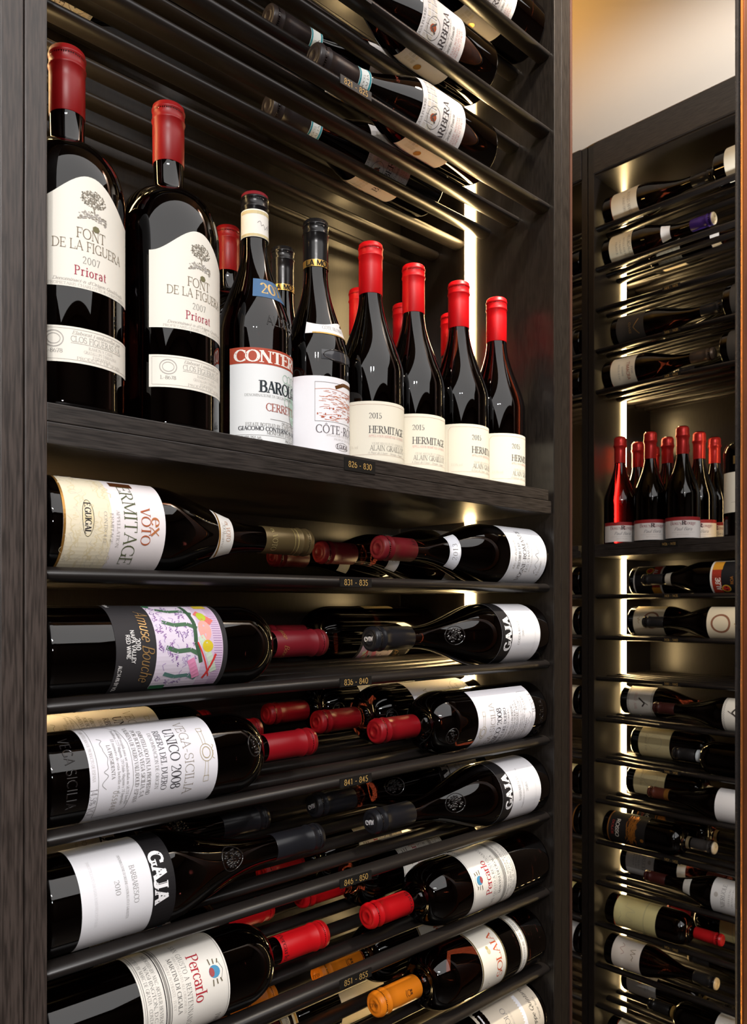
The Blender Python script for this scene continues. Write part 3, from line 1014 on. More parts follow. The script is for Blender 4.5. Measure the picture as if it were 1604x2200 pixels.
# charcoal label with a bright abstract picture
a = Sheet()
art = random.Random(44)
S0, S1, Z0, Z1 = -0.049, 0.049, 0.064, 0.1365
a.rect(S0, Z0, S1, Z1, ink(228, 216, 232))
a.rect(S0, 0.112, S1, Z1, ink(214, 190, 214))
for i in range(40):
    s = S0 + (S1 - S0) * (i + .5) / 40
    a.line([(s, 0.126), (s + 0.0003, Z1 - 0.001)], 0.0006, ink(150, 110, 160))
for i in range(120):
    a.scrawl(art.uniform(S0 + .005, S1 - .006), art.uniform(Z0 + .002, 0.108), art.uniform(.003, .007), art.uniform(.002, .006),
             ink(*art.choice(((142, 96, 160), (112, 70, 140), (176, 150, 196), (200, 186, 216)))), 300 + i, 4, 0.0007)
gr = ink(78, 112, 84)
for s in (-0.036, -0.018, 0.008, 0.034):
    a.line([(s - 0.004, 0.074), (s, 0.086), (s - 0.001, 0.100), (s + 0.004, 0.110)], 0.0042, gr if s < 0.02 else ink(92, 132, 126))
a.line([(S0 + .002, 0.104), (-0.02, 0.108), (0.0, 0.106), (0.02, 0.112)], 0.0042, ink(62, 92, 66))
a.rect(S0, 0.118, -0.042, 0.132, ink(222, 196, 64))
a.q += Sheet().line([(-0.034, 0.114), (-0.02, 0.128)], 0.008, ink(224, 120, 110)).q
a.disc(-0.028, 0.119, 0.006, 0.005, ink(186, 200, 60), 14)
a.disc(-0.012, 0.118, 0.011, 0.007, ink(238, 170, 160), 16)
a.line([(-0.006, 0.112), (0.030, 0.128)], 0.007, ink(206, 220, 200))
a.line([(0.0, 0.108), (0.036, 0.124)], 0.0016, ink(214, 60, 60))
a.line([(0.012, 0.128), (0.038, 0.118)], 0.0024, ink(214, 60, 60))
a.disc(0.004, 0.119, 0.006, 0.006, ink(216, 192, 48), 14)
a.line([(0.016, 0.100), (0.036, 0.110)], 0.008, ink(236, 150, 190))
a.q += Sheet().line([(S1 - .002, Z0), (S1 - .002, 0.08)], 0.006, ink(60, 120, 84)).line([(S0 + .001, Z0), (S0 + .004, .07)], .004, ink(60, 120, 84)).q
a.text('Amuse Bouche', 0.0, 0.0555, 0.012, gold(214, 170, 110), 'script', 0.074)
a.text('2010', 0.0, 0.0455, 0.0046, paper(225, 222, 220), 'sansb', 0.011)
a.text('NAPA VALLEY', 0.002, 0.041, 0.004, paper(225, 222, 220), 'sansb', 0.031)
a.text('RED WINE', 0.002, 0.036, 0.004, paper(225, 222, 220), 'sansb', 0.022)
a.text('ALC.14.4% BY VOL', 0.034, 0.0285, 0.0036, paper(225, 222, 220), 'sansb', 0.03)
a.text('750ml', -0.05, 0.0285, 0.0034, paper(225, 222, 220), 'sansb', 0.01)
ct = Sheet().text('Amuse', -0.014, 0.274, 0.007, gold(200, 150, 90), 'script', 0.02).text('Bouche', 0.014, 0.274, 0.007, gold(200, 150, 90), 'script', 0.022)
SH(a, 0.036)
spec('amuse', 'bord', 0.043, 0.336, (0.261, [foil(108, 20, 30, 0.4)]), [
    dict(half=0.0615, z0=0.060, z1=0.178, mat=paper(50, 48, 50), art=a),
    dict(name='back_label', half=0.026, s=0.043 * PI, z0=0.085, z1=0.150, mat=paper(226, 206, 160), art=None)], cap_text=ct, seg=64)

# tall white label with line-drawn crest
a = Sheet()
a.text('VEGA-SICILIA', 0, 0.135, 0.0098, ink(150, 140, 128), 'outline', 0.079)
a.text('UNICO 2008', 0, 0.1205, 0.0105, ink(64, 62, 66), 'serif', 0.062)
a.text('RIBERA DEL DUERO', 0, 0.108, 0.0062, ink(84, 82, 86), 'serif', 0.06)
a.text('DENOMINACION DE ORIGEN', 0, 0.1005, 0.0036, GR, 'light', 0.056)
a.small(['EMBOTELLADO EN LA PROPIEDAD', 'POR BODEGAS VEGA SICILIA, S.A.', 'VALBUENA DE DUERO VALLADOLID (ESPANA)'], 0, 0.092, 0.004, 0.0058, GR, 0.08)
a.line([(-0.036, 0.073), (-0.02, 0.0765), (0.02, 0.0765), (0.044, 0.072), (0.052, 0.062), (0.052, 0.0435), (-0.052, 0.0435), (-0.052, 0.06), (-0.036, 0.073)], 0.0004, GR)
a.small(['La calidad recogida para ser embotellada en 58.214 botellas', 'Bordelesas, 2.227 Magnum, 219 Doble Magnum y 24 Imperiales', 'El numero de esta botella es el'], 0, 0.0715, 0.0028, 0.0042, GR, 0.078, 'light')
a.text('055848', 0.034, 0.060, 0.0048, LG, 'sans', 0.022, track=.2)
a.text('LA PRESIDENTA', -0.004, 0.0575, 0.0034, GR, 'serif', 0.032)
a.scrawl(-0.004, 0.0505, 0.05, 0.008, GR, 77, 13, 0.0004)
a.text('EMBOTELLADO DE PRODUCTO DE ESPANA', -0.016, 0.0395, 0.003, LG, 'light', 0.056)
a.text('14,5% VOL.', 0.034, 0.0395, 0.0062, ink(130, 126, 128), 'light', 0.032)
cr = ink(176, 160, 124)
a.ring(0, 0.1545, 0.0085, 0.0068, 0.0006, cr)
a.ring(0, 0.1545, 0.0055, 0.0044, 0.0008, cr, 14)
a.line([(-0.0235, 0.1515), (-0.008, 0.1525)], 0.0004, cr).line([(-0.0235, 0.1555), (-0.008, 0.1555)], 0.0004, cr).frame(-0.0265, 0.151, -0.0225, 0.1565, 0.0004, cr)
a.line([(0.0235, 0.1515), (0.008, 0.1525)], 0.0004, cr).line([(0.0235, 0.1555), (0.008, 0.1555)], 0.0004, cr).frame(0.0225, 0.151, 0.0285, 0.1565, 0.0004, cr)
a.scrawl(0, 0.162, 0.014, 0.003, cr, 9, 9, 0.0005)
VRED = foil(138, 14, 24, 0.36)
crest = [('ring', 0, 0.214, 0.011, 0.009, 0.0008)]
rr_ = random.Random(12)
for i in range(26):
    an, q = rr_.uniform(0, 6.28), rr_.random() ** .5
    crest.append((0.009 * q * math.cos(an), 0.214 + 0.0075 * q * math.sin(an), rr_.uniform(0.0007, 0.0016)))
spec('vega', 'bord', 0.043, 0.320, (0.25, [VRED]), [dict(half=0.0645, z0=0.036, z1=0.1665, mat=paper(236, 234, 240), art=a)],
     relief=[('moulded_lettering', emboss_text('VEGA SICILIA', 0.0, 0.02, 0.009, 0.07), 0.043, GLASS_EMB), ('moulded_crest', crest, 0.04, GLASS_EMB)], seg=64)


# black and white label
def gaja(key, lines):
    a = Sheet()
    a.rect(-0.07, 0.0855, 0.07, 0.109, BLACKP)
    a.text('GAJA', 0, 0.0945, 0.0135, paper(246, 244, 246), 'slab', 0.05, track=.08)
    for k, (t, h, w) in enumerate(lines):
        a.text(t, 0, 0.069 - k * 0.0085, h, GR, 'light', w)
    a.text('IMBOTTIGLIATO DA GAJA BARBARESCO ITALIA', 0.0, 0.031, 0.0026, ink(214, 212, 214), 'light', 0.06)
    crest = [('ring', 0, 0.197, 0.018, 0.015, 0.0009)]
    r = random.Random(5)
    for i in range(60):
        an, q = r.uniform(0, 6.28), r.random() ** .5
        crest.append((0.013 * q * math.cos(an), 0.197 + 0.011 * q * math.sin(an), r.uniform(0.001, 0.0026)))
    crest += emboss_text('GAJA', 0, 0.199, 0.008, 0.018)
    ct = Sheet()
    SH(a, 0.010)
    spec(key, 'burg', 0.0445, 0.331, (0.262, [foil(30, 30, 34, 0.3)]), [dict(half=0.067, z0=0.028, z1=0.119, mat=paper(238, 237, 241), art=a)],
         relief=[('moulded_crest', crest, 0.035, GLASS_EMB)], seg=64, cap_text=ct)
    # white wordmark on the flat end of the capsule
    vs_, fs = [], []
    for q, m in Sheet().text('GAJA', 0, 0, 0.0055, WHITE, 'slab', 0.015).q:
        i0 = len(vs_)
        for x, y in q:
            vs_.append((-y, -x, 0.3321))
        fs.append((i0 + 3, i0 + 2, i0 + 1, i0))
    me = mesh_from('lettering', vs_, fs, [WHITE])
    SPEC[key]['parts'] = [(n, m, p, list(s) + [('lettering', me)] if n == 'capsule' else s) for n, m, p, s in SPEC[key]['parts']]


gaja('gaja_costa', [('COSTA RUSSI', 0.0046, 0.034), ('2010', 0.004, 0.011)])
gaja('gaja', [('BARBARESCO', 0.005, 0.034), ('DENOMINAZIONE DI ORIGINE CONTROLLATA E GARANTITA', 0.0024, 0.06), ('2010', 0.0048, 0.013)])

# white label with red script and small crest
a = Sheet()
a.frame(-0.0635, 0.0765, 0.0635, 0.1665, 0.0004, GR)
a.text('Percarlo', 0, 0.136, 0.0125, ink(176, 44, 56), 'serif', 0.046)
a.text('SAN GIUSTO A RENTENNANO', 0, 0.1235, 0.0052, ink(90, 86, 82), 'light', 0.086, track=.1)
a.text('IMBOTTIGLIATO ALL ORIGINE DA', 0, 0.118, 0.0026, LG, 'light', 0.056)
a.text('MARTINI DI CIGALA', 0, 0.1125, 0.0044, ink(90, 86, 82), 'serif', 0.054)
a.text('GAIOLE IN CHIANTI - ITALY', 0, 0.107, 0.003, LG, 'light', 0.044)
a.rect(-0.0635, 0.0975, 0.0635, 0.0985, K).rect(-0.0635, 0.0995, 0.0635, 0.1022, ink(150, 146, 140)).rect(-0.0635, 0.1032, 0.0635, 0.1038, K)
a.small(['IMPORTED BY: MAC ARTHUR BEVERAGES INC.', 'WASHINGTON, D.C.', 'SELECTED BY MARC DE GRAZIA - CONTAINS SULFITES'], 0, 0.0925, 0.0036, 0.0052, ink(100, 98, 96), 0.1, 'light')
a.rect(-0.0635, 0.078, 0.0635, 0.0786, GR)
a.text('1999', 0.052, 0.158, 0.006, GR, 'light', 0.016)
a.text('750 ml', 0.05, 0.110, 0.005, LG, 'light', 0.018)
a.disc(0, 0.1535, 0.006, 0.0062, ink(80, 150, 190), 14)
a.q += Sheet().disc(0.0, 0.1505, 0.0045, 0.003, ink(170, 80, 80), 10).q
for sx in (-1, 1):
    for k in range(3):
        a.line([(sx * 0.007, 0.1585 - k * 0.004), (sx * (0.011 + 0.001 * k), 0.160 - k * 0.005)], 0.0013, ink(110, 100, 80))
a.line([(-0.008, 0.160), (0, 0.163), (0.008, 0.160)], 0.0005, GR)
RED3 = foil(200, 16, 24, 0.4)
SH(a, 0.0125)
spec('percarlo', 'bord', 0.043, 0.338, (0.268, [RED3]), [dict(half=0.0645, z0=0.087, z1=0.181, mat=paper(240, 235, 226), art=a)],
     cap_text=Sheet().text('Percarlo', 0, 0.2735, 0.006, ink(90, 20, 24), 'serif', 0.032), seg=64)

# orange capsule, cream label and a second narrow band
a = Sheet()
for z in (0.1015, 0.1525):
    a.rect(-0.062, z - 0.0012, 0.062, z + 0.0012, gold(150, 132, 90))
a.text('SOLAIA', 0.004, 0.1165, 0.0115, ink(206, 96, 62), 'serif', 0.062)
a.disc(0.012, 0.132, 0.004, 0.0035, ink(206, 196, 160), 10)
a.disc(0.017, 0.133, 0.0025, 0.0028, ink(186, 170, 120), 10)
a.scrawl(-0.036, 0.137, 0.018, 0.006, LG, 4, 8, 0.0004)
g = Sheet().rect(-0.062, 0.0515, 0.062, 0.053, gold(150, 132, 90)).rect(-0.062, 0.0645, 0.062, 0.066, gold(150, 132, 90))
g.text('MARCHESI ANTINORI  IMBOTTIGLIATO', 0, 0.0588, 0.004, GR, 'light', 0.09)
ORA = foil(238, 134, 28, 0.36)
ct = Sheet()
ct.ring(0.0, 0.268, 0.0035, 0.003, 0.0008, ink(110, 60, 20), 12).rect(-0.003, 0.262, 0.003, 0.266, ink(110, 60, 20)).line([(-0.004, 0.272), (0, 0.2735), (0.004, 0.272)], 0.001, ink(110, 60, 20))
spec('solaia', 'bord', 0.043, 0.316, (0.243, [ORA]), [dict(half=0.0625, z0=0.1, z1=0.154, mat=paper(240, 234, 220), art=a),
     dict(name='lower_label', half=0.0625, z0=0.051, z1=0.0665, mat=paper(238, 234, 226), art=g)], cap_text=ct, seg=64)
vs_, fs = [], []
for q, m in Sheet().text('SOLAIA', 0, 0, 0.0045, K, 'sans', 0.018).q:
    i0 = len(vs_)
    for x, y in q:
        vs_.append((-y, -x, 0.3171))
    fs.append((i0 + 3, i0 + 2, i0 + 1, i0))
_me = mesh_from('lettering', vs_, fs, [ink(120, 60, 18)])
SPEC['solaia']['parts'] = [(n, m, p, list(s) + [('lettering', _me)] if n == 'capsule' else s) for n, m, p, s in SPEC['solaia']['parts']]

# buff label with white inset, lowest tier
a = Sheet()
a.rect(-0.03, 0.05, 0.03, 0.132, paper(238, 236, 240))
a.text('BAROLO', 0, 0.09, 0.0095, ink(110, 106, 110), 'light', 0.044)
a.text('DENOMINAZIONE', 0, 0.079, 0.003, LG, 'light', 0.03)
a.text('Giuseppe Quintarelli', 0, 0.034, 0.008, ink(70, 66, 60), 'script', 0.08)
a.text('Negrar Italia', 0, 0.022, 0.004, GR, 'light', 0.03)
spec('buff', 'burg', 0.0445, 0.31, (0.24, [BLK]), [dict(half=0.062, z0=0.012, z1=0.14, mat=paper(214, 202, 184), art=a)], seg=56)

# maroon capsule with a gilt paper collar
g = Sheet().rect(-0.03, 0.2165, 0.03, 0.2185, gold()).rect(-0.03, 0.2325, 0.03, 0.2345, gold()).text('Masseto', 0, 0.2255, 0.006, GR, 'script', 0.026)
spec('collar', 'bord', 0.041, 0.300, (0.236, [foil(104, 34, 36, 0.4)]), [dict(half=0.05, z0=0.05, z1=0.14, mat=paper(222, 212, 190), art=None),
     dict(name='neck_label', half=0.03, z0=0.216, z1=0.235, mat=paper(232, 226, 210), art=g, lift=0.0012)], seg=48)

# upper tiers: label with stone arch pattern and red lines, teal-edged collar
a = Sheet()
st = random.Random(2)
for i in range(36):
    z = 0.143 - 0.0055 * (i // 12)
    a.rect(-0.05 + (i % 12) * 0.0085, z - 0.0022, -0.0435 + (i % 12) * 0.0085, z + 0.0022, ink(*st.choice(((222, 214, 204), (226, 216, 198), (212, 204, 196)))))
a.text('CASA PODERE', 0, 0.15, 0.0034, GR, 'light', 0.036)
a.ring(0, 0.132, 0.013, 0.0105, 0.0006, GR)
a.disc(0.0, 0.133, 0.0045, 0.0055, ink(176, 90, 60), 9)
a.line([(-0.005, 0.128), (0.0, 0.136), (0.006, 0.129)], 0.002, ink(90, 84, 80))
a.text('BARBERA', 0.0, 0.1125, 0.0105, ink(74, 68, 70), 'serif', 0.058)
a.text('DENOMINAZIONE DI ORIGINE CONTROLLATA', 0, 0.1045, 0.0026, GR, 'light', 0.05)
a.text('Cascina Francia', 0, 0.0985, 0.0046, GR, 'italic', 0.034)
a.small(['ESTATE BOTTLED', 'CONTERNO GIACOMO', 'MONFORTE ITALIA'], 0, 0.0905, 0.003, 0.0042, ink(190, 110, 104), 0.04, 'light')
for sx in (-0.05, 0.052):
    a.disc(sx, 0.12, 0.006, 0.005, gold(190, 140, 60), 14)
g = Sheet().rect(-0.03, 0.222, 0.03, 0.2245, ink(60, 140, 150)).rect(-0.03, 0.2365, 0.03, 0.239, ink(60, 140, 150)).small(['DOCG', 'ITALIA'], 0, 0.2325, 0.003, 0.005, GR, 0.02, 'light')
spec('barbera', 'albeisa', 0.042, 0.300, (0.238, [foil(40, 34, 34, 0.36)]), [dict(half=0.063, z0=0.074, z1=0.153, mat=paper(234, 228, 224), art=a),
     dict(name='neck_label', half=0.034, z0=0.2215, z1=0.2395, mat=paper(222, 226, 222), art=g, lift=0.001)], seg=56)

# ------------------------------------------------------------------ bottles on the shelf of the near cabinet
def stand(M, key, x, y, rot, label, group=None):
    P = M @ Vector((x, y, EYE + SHELF + 0.0005))
    d = (Vector((0, 0, P.z)) - P)
    d.z = 0
    return bottle(key, label, P, (0, 0, 1), Matrix.Rotation(R_(rot), 3, 'Z') @ d.normalized(), group)


def w1(X, Y):
    return X - 0.259, Y - 0.675


MG, HG = 'red capped magnums on the shelf', 'red capped cream label bottles on the shelf'
stand(M1, 'font_high', *w1(.3004, .735), 23, 'large red-capped magnum cut by the left stile, tree drawing on its label', MG)
stand(M1, 'font', *w1(.410, .7437), 35, 'whole red-capped magnum with a curved-top white label, second from the left stile', MG)
stand(M1, 'font', *w1(.600, .9257), 40, 'red-capped magnum mostly hidden at the back between the tall magnum and the red-banded label', MG)
stand(M1, 'conterno', *w1(.520, .7465), 50, 'standing bottle with a red-banded white label, blue vintage label and paper seal on its neck')
stand(M1, 'guigal', *w1(.606, .7425), 51, 'black-capped standing bottle with a vineyard picture label and moulded plaque', 'black capped bottles on the shelf')
stand(M1, 'guigal', *w1(.620, .8275), 50, 'black-capped bottle peeping out behind the red-banded label bottle', 'black capped bottles on the shelf')
for X, Y, rot, t in ((.6937, .739, 33, 'first red-capped cream-label bottle, next to the vineyard picture label'),
                     (.780, .7457, 34, 'second red-capped cream-label bottle in the front row from the vineyard label'),
                     (.8684, .7405, 61, 'third red-capped cream-label bottle in the front row, in front of the light strip'),
                     (.955, .740, 67, 'last red-capped cream-label bottle at the right end of the front row'),
                     (.7816, .8566, 40, 'red cap showing behind the first cream-label bottle by the bright back panel'),
                     (.869, .854, 40, 'red cap showing between the first and second cream-label bottles'),
                     (.9535, .8305, 40, 'red cap showing just left of the third cream-label bottle')):
    stand(M1, 'hermitage', *w1(X, Y), rot, t, HG)


# ------------------------------------------------------------------ bottles lying on the rods
def rest(R):
    """height of a bottle's axis above the two oval rods it lies on"""
    return max(RR * math.sin(a) + math.sqrt(max(0, R * R - (0.02785 - RA * math.cos(a)) ** 2)) for a in (PI * k / 60 for k in range(61))) + 0.0012


def lay(M, key, tier, row, side, base, rot, label, group=None):
    R = SPEC[key]['R']
    z = EYE + TIER[tier] + rest(R)
    x = base if M is not M1 else base - 0.259
    P = M @ Vector((x, ROWS[row - 1], z))
    q = M.to_3x3()
    ax = q @ Vector((1 if side == 'L' else -1, 0, 0))
    fr = q @ Vector((0, -math.cos(R_(rot)), math.sin(R_(rot))))
    return bottle(key, label, P, ax, fr, group)


G0, G1, G2, G3, G4, G5 = ['bottles lying on the %s rods of the near cabinet' % s for s in ('831', '836', '841', '846', '851', '856')]
lay(M1, 'exvoto', 0, 1, 'L', .2615, 0, 'lying bottle with a marbled cream label and bronze capsule, neck to the right', G0)
lay(M1, 'vosne', 0, 1, 'R', 1.004, 0, 'lying burgundy bottle with white label and vintage tag, dark red capsule, front of three', G0)
lay(M1, 'vosne', 0, 2, 'R', 1.0, 4, 'lying burgundy bottle with dark red capsule, middle of three under the shelf', G0)
lay(M1, 'vosne', 0, 3, 'R', 1.003, 8, 'lying burgundy bottle with dark red capsule, rearmost of three under the shelf', G0)
lay(M1, 'amuse', 1, 1, 'L', .262, 10, 'lying bottle with a charcoal label bearing a colourful painting, neck to the right', G1)
lay(M1, 'amuse', 1, 3, 'R', 1.006, -80, 'lying painted-label bottle at the back, its neck pointing left behind the front dark red capsule', G1)
lay(M1, 'gaja_costa', 1, 1, 'R', 1.006, 4, 'lying bottle with black-and-white label and black capsule on the 836 rods', G1)
for r, dx in ((1, 0), (2, .0025), (3, -.0015)):
    lay(M1, 'vega', 2, r, 'L', .262 + dx, 16 + 2 * r, ('front', 'middle', 'rearmost')[r - 1] + ' of three lying bottles with tall white crest labels, necks to the right', G2)
    lay(M1, 'vega', 2, r, 'R', 1.0066 - .003 * r, -20 if r == 1 else 0, ('front', 'middle', 'rearmost')[r - 1] + ' of three lying bottles with dark red capsules on the 841 rods, necks left', G2)
lay(M1, 'gaja', 3, 1, 'L', .262, 20, 'lying bottle with big white-on-black wordmark label, neck to the right, on the 846 rods', G3)
lay(M1, 'gaja', 3, 2, 'L', .2645, 50, 'lying black-label bottle half hidden behind the big wordmark bottle', G3)
lay(M1, 'gaja', 3, 1, 'R', 1.008, 13, 'front lying black-and-white label bottle with moulded crest, neck to the left, on the 846 rods', G3)
lay(M1, 'gaja', 3, 2, 'R', 1.005, 25, 'black-capped lying bottle behind the crest bottle on the 846 rods', G3)
for r, xl in ((1, .262), (2, .2645)):
    lay(M1, 'percarlo', 4, r, 'L', xl, 30 if r == 1 else 40, ('front', 'rear')[r - 1] + ' lying bottle with red script label and bright red capsule, neck to the right', G4)
for r, xr in ((1, 1.0085), (2, .989), (3, 1.007)):
    lay(M1, 'percarlo', 4, r, 'R', xr, 20 if r == 1 else 36, ('front', 'middle', 'rearmost')[r - 1] + ' of three lying bottles with bright red capsules, necks left', G4)
lay(M1, 'solaia', 5, 1, 'R', 1.0, 18, 'front lying bottle with orange capsule and cream label, neck to the left', G5)
lay(M1, 'solaia', 5, 2, 'R', .998, 34, 'second lying bottle with orange capsule, behind the front orange-capped one', G5)
lay(M1, 'solaia', 5, 2, 'L', .292, 34, 'orange-capped lying bottle low on the left with its neck to the right', G5)
lay(M1, 'buff', 6, 1, 'R', 1.0, 30, 'lying bottle with buff label and white inset at the bottom edge')
lay(M1, 'collar', 6, 3, 'R', .93, 30, 'lying bottle with maroon capsule and gilt paper collar at the bottom edge')
GU = 'bottles lying above the shelf of the near cabinet'
for t, nm in ((-5, 'just above the standing bottles'), (-6, 'one level higher up')):
    for r in (1, 2, 3)[:2 if t == -5 else 3]:
        lay(M1, 'barbera', t, r, 'R', (.885, .90, .91)[r - 1], (-26, -50, -60)[r - 1],
            ('front', 'middle', 'rearmost')[r - 1] + ' lying bottle with teal-edged neck collar, %s' % nm, GU)
lay(M1, 'barbera', -7, 1, 'R', 1.0, -30, 'lying bottle with a bright white label at the top edge by the side panel', GU)
lay(M1, 'barbera', -7, 2, 'R', .99, -60, 'lying bottle behind the bright white label at the top edge', GU)
lay(M1, 'barbera', -6, 3, 'L', .262, -70, 'lying bottle whose cream label corner shows above the cut-off magnum', GU)

# ------------------------------------------------------------------ the far cabinet
def far_spec(key, shape, cap, lab, z0, z1, art=None, R=0.043, H=0.30, half=0.055, neck=None, glass=None, cz=None, copts=None, extra=()):
    labels = [dict(half=half, z0=z0, z1=z1, mat=lab, art=art)] if lab else []
    if neck:
        labels.append(dict(name='neck_label', half=neck[0], z0=neck[1], z1=neck[2], mat=neck[3], art=None, lift=neck[4] if len(neck) > 4 else .0004, nz=5))
    labels += list(extra)
    spec(key, shape, R, H, (cz or 0.24, cap, copts or {}), labels, glass=glass, seg=32)


FOILK = foil(38, 36, 36, 0.3)
TAN = paper(226, 218, 196)
a = Sheet().text('BONNES MARES', 0, 0.082, 0.008, ink(130, 122, 112), 'light', 0.06).text('GRAND CRU', 0, 0.068, 0.006, ink(150, 140, 130), 'light', 0.04)
far_spec('f_tan', 'burg', [FOILK], TAN, 0.03, 0.105, a)
a = Sheet().text('MEURSAULT', 0, 0.085, 0.008, ink(120, 112, 100), 'light', 0.06).small(['APPELLATION', 'DOMAINE', 'FRANCE'], 0, 0.07, 0.005, 0.011, ink(140, 132, 120), 0.05, 'light')
far_spec('f_purple', 'burg', [foil(70, 46, 130, 0.3), foil(214, 200, 170)], paper(232, 220, 188), 0.025, 0.092, a, neck=(0.02, 0.168, 0.19, paper(236, 232, 226)), copts=dict(top=1))
a = Sheet().line([(-0.02, 0.085), (0.0, 0.07), (0.02, 0.085)], 0.002, gold(190, 150, 90)).text('CUVEE', 0, 0.06, 0.006, gold(190, 150, 90), 'sans', 0.03)
far_spec('f_dark', 'burg', [FOILK], paper(60, 55, 50), 0.02, 0.10, a)
a = Sheet().text('TIMACRA', 0, 0.082, 0.009, ink(180, 96, 70), 'sans', 0.05).small(['DOMAINE', 'PRODUCE OF ITALY'], 0, 0.066, 0.005, 0.011, GR, 0.044, 'light').text('1998', 0, 0.094, .005, GR, 'light', .02)
far_spec('f_timacra', 'burg', [foil(92, 78, 66, 0.35, 0.5)], paper(236, 224, 198), 0.03, 0.102, a)
a = Sheet().rect(-0.05, 0.02, 0.05, 0.095, BLACKP).rect(-0.05, 0.072, 0.02, 0.095, ink(178, 56, 36)).rect(0.02, 0.07, 0.05, 0.095, ink(230, 160, 50))
a.text('ALBE', -0.018, 0.08, 0.012, paper(240, 232, 220), 'sansb', 0.034)
a.ring(-0.03, 0.062, 0.0095, 0.0095, 0.003, ink(214, 180, 60)).disc(-0.03, 0.062, 0.0085, 0.0085, ink(206, 50, 40)).text('ROA', -0.008, 0.046, 0.007, gold(214, 140, 60), 'sansb', 0.02)
far_spec('f_albe', 'albeisa', [FOILK], paper(236, 230, 220), 0.016, 0.10, a, neck=(0.03, 0.215, 0.232, paper(206, 196, 176), .0008), half=0.054)
a = Sheet().ring(0, 0.075, 0.022, 0.022, 0.005, ink(150, 100, 74)).scrawl(0, 0.038, 0.02, 0.01, ink(200, 170, 120), 3, 6, 0.002)
far_spec('f_ring', 'burg', [FOILK], paper(238, 222, 190), 0.02, 0.11, a)
a = Sheet().line([(-0.01, 0.06), (0.004, 0.078), (0.014, 0.07)], 0.004, ink(60, 52, 46)).line([(0.0, 0.075), (0.008, 0.088)], 0.002, ink(60, 52, 46))
a.text('BELLE AMIE', 0, 0.05, 0.007, ink(190, 120, 110), 'light', 0.05)
for i in range(18):
    a.ring(-0.05 + i * 0.006, 0.098, 0.0022, 0.0022, 0.0008, GR, 8)
    a.ring(-0.05 + i * 0.006, 0.028, 0.0022, 0.0022, 0.0008, GR, 8)
far_spec('f_bird', 'burg', [foil(70, 34, 30, 0.35)], paper(232, 226, 214), 0.024, 0.102, a)
a = Sheet().ring(0, 0.075, 0.02, 0.02, 0.001, ink(216, 200, 160)).text('Grand Vin', 0, 0.05, 0.008, ink(196, 176, 130), 'script', 0.05)
far_spec('f_yellow', 'bord', [FOILK], paper(240, 222, 168), 0.026, 0.118, a, neck=(0.03, 0.222, 0.236, paper(214, 220, 222), .0012))
a = Sheet().disc(0, 0.08, 0.011, 0.012, gold(190, 160, 90), 12).text('DOC', 0, 0.05, 0.007, GR, 'light', 0.03)
far_spec('f_gilt', 'bord', [FOILK], paper(238, 224, 176), 0.03, 0.12, a, neck=(0.03, 0.222, 0.236, paper(214, 220, 222), .0012))
far_spec('f_plain', 'burg', [foil(96, 48, 34, 0.35), gold(190, 130, 60)], paper(238, 234, 232), 0.02, 0.105, None, copts=dict(band=(0.2402, 0.252)))
a = Sheet().rect(-0.056, 0.018, 0.056, 0.0215, gold(180, 120, 60)).text('ROSSO', 0.0, 0.048, 0.01, paper(230, 220, 206), 'sans', 0.05).text('DOLCE', 0.0, 0.034, 0.006, ink(170, 60, 50), 'sans', 0.04)
rg = random.Random(6)
for i in range(60):
    a.line([(rg.uniform(-.05, .05), rg.uniform(.072, .105)), (rg.uniform(-.05, .05), rg.uniform(.072, .105))], 0.0012, gold(196, 124, 50))
a.disc(0.022, 0.12, 0.005, 0.005, gold(190, 130, 60))
far_spec('f_goldblack', 'bord', [foil(58, 54, 52, 0.35), foil(206, 190, 160)], paper(28, 25, 24), 0.018, 0.128, a, copts=dict(top=1), neck=(0.03, 0.228, 0.236, gold(190, 170, 130), .0013))
a = Sheet().text('NIERUOLE', 0, 0.075, 0.01, ink(96, 92, 92), 'light', 0.06).small(['CHATEAU', 'GRAND CRU', 'FRANCE'], 0, 0.06, 0.004, 0.008, GR, 0.05, 'light').disc(0, .092, .006, .005, LG)
far_spec('f_grey', 'burg', [foil(70, 30, 26, 0.35)], paper(214, 212, 210), 0.02, 0.105, a, neck=(0.02, 0.165, 0.186, paper(230, 226, 216)))
a = Sheet().scrawl(0, 0.075, 0.05, 0.03, ink(206, 196, 150), 15, 9, 0.0012).rect(-0.055, 0.115, 0.055, 0.118, ink(200, 190, 140)).scrawl(0.02, 0.05, 0.03, 0.012, ink(190, 180, 130), 16, 7, 0.001)
far_spec('f_aged', 'bord', [foil(188, 26, 30, 0.34)], paper(222, 210, 150), 0.03, 0.15, a, H=0.31)
a = Sheet().scrawl(0, 0.085, 0.03, 0.02, ink(150, 130, 100), 25, 8, 0.0014).scrawl(-0.01, 0.055, 0.03, 0.014, ink(170, 120, 100), 26, 6, 0.001)
far_spec('f_sketch', 'burg', [FOILK, foil(230, 200, 150)], paper(240, 228, 214), 0.026, 0.108, a, copts=dict(top=1))
a = Sheet().disc(0, 0.06, 0.009, 0.009, ink(170, 100, 70), 8).small(['CHATEAU', 'GRAND VIN'], 0, 0.085, 0.005, 0.009, GR, 0.05, 'light')
far_spec('f_crest', 'bord', [foil(30, 28, 27, 0.32)], paper(216, 212, 206), 0.02, 0.108, a, neck=(0.03, 0.225, 0.234, gold(196, 160, 90), .0012))
a = Sheet().rect(-0.055, 0.049, 0.055, 0.058, ink(156, 40, 42)).text('Bouzy Rouge', 0, 0.0425, 0.0095, ink(150, 84, 92), 'serif', 0.066).text('R', 0.002, 0.0425, 0.011, ink(60, 40, 44), 'bold', 0.01)
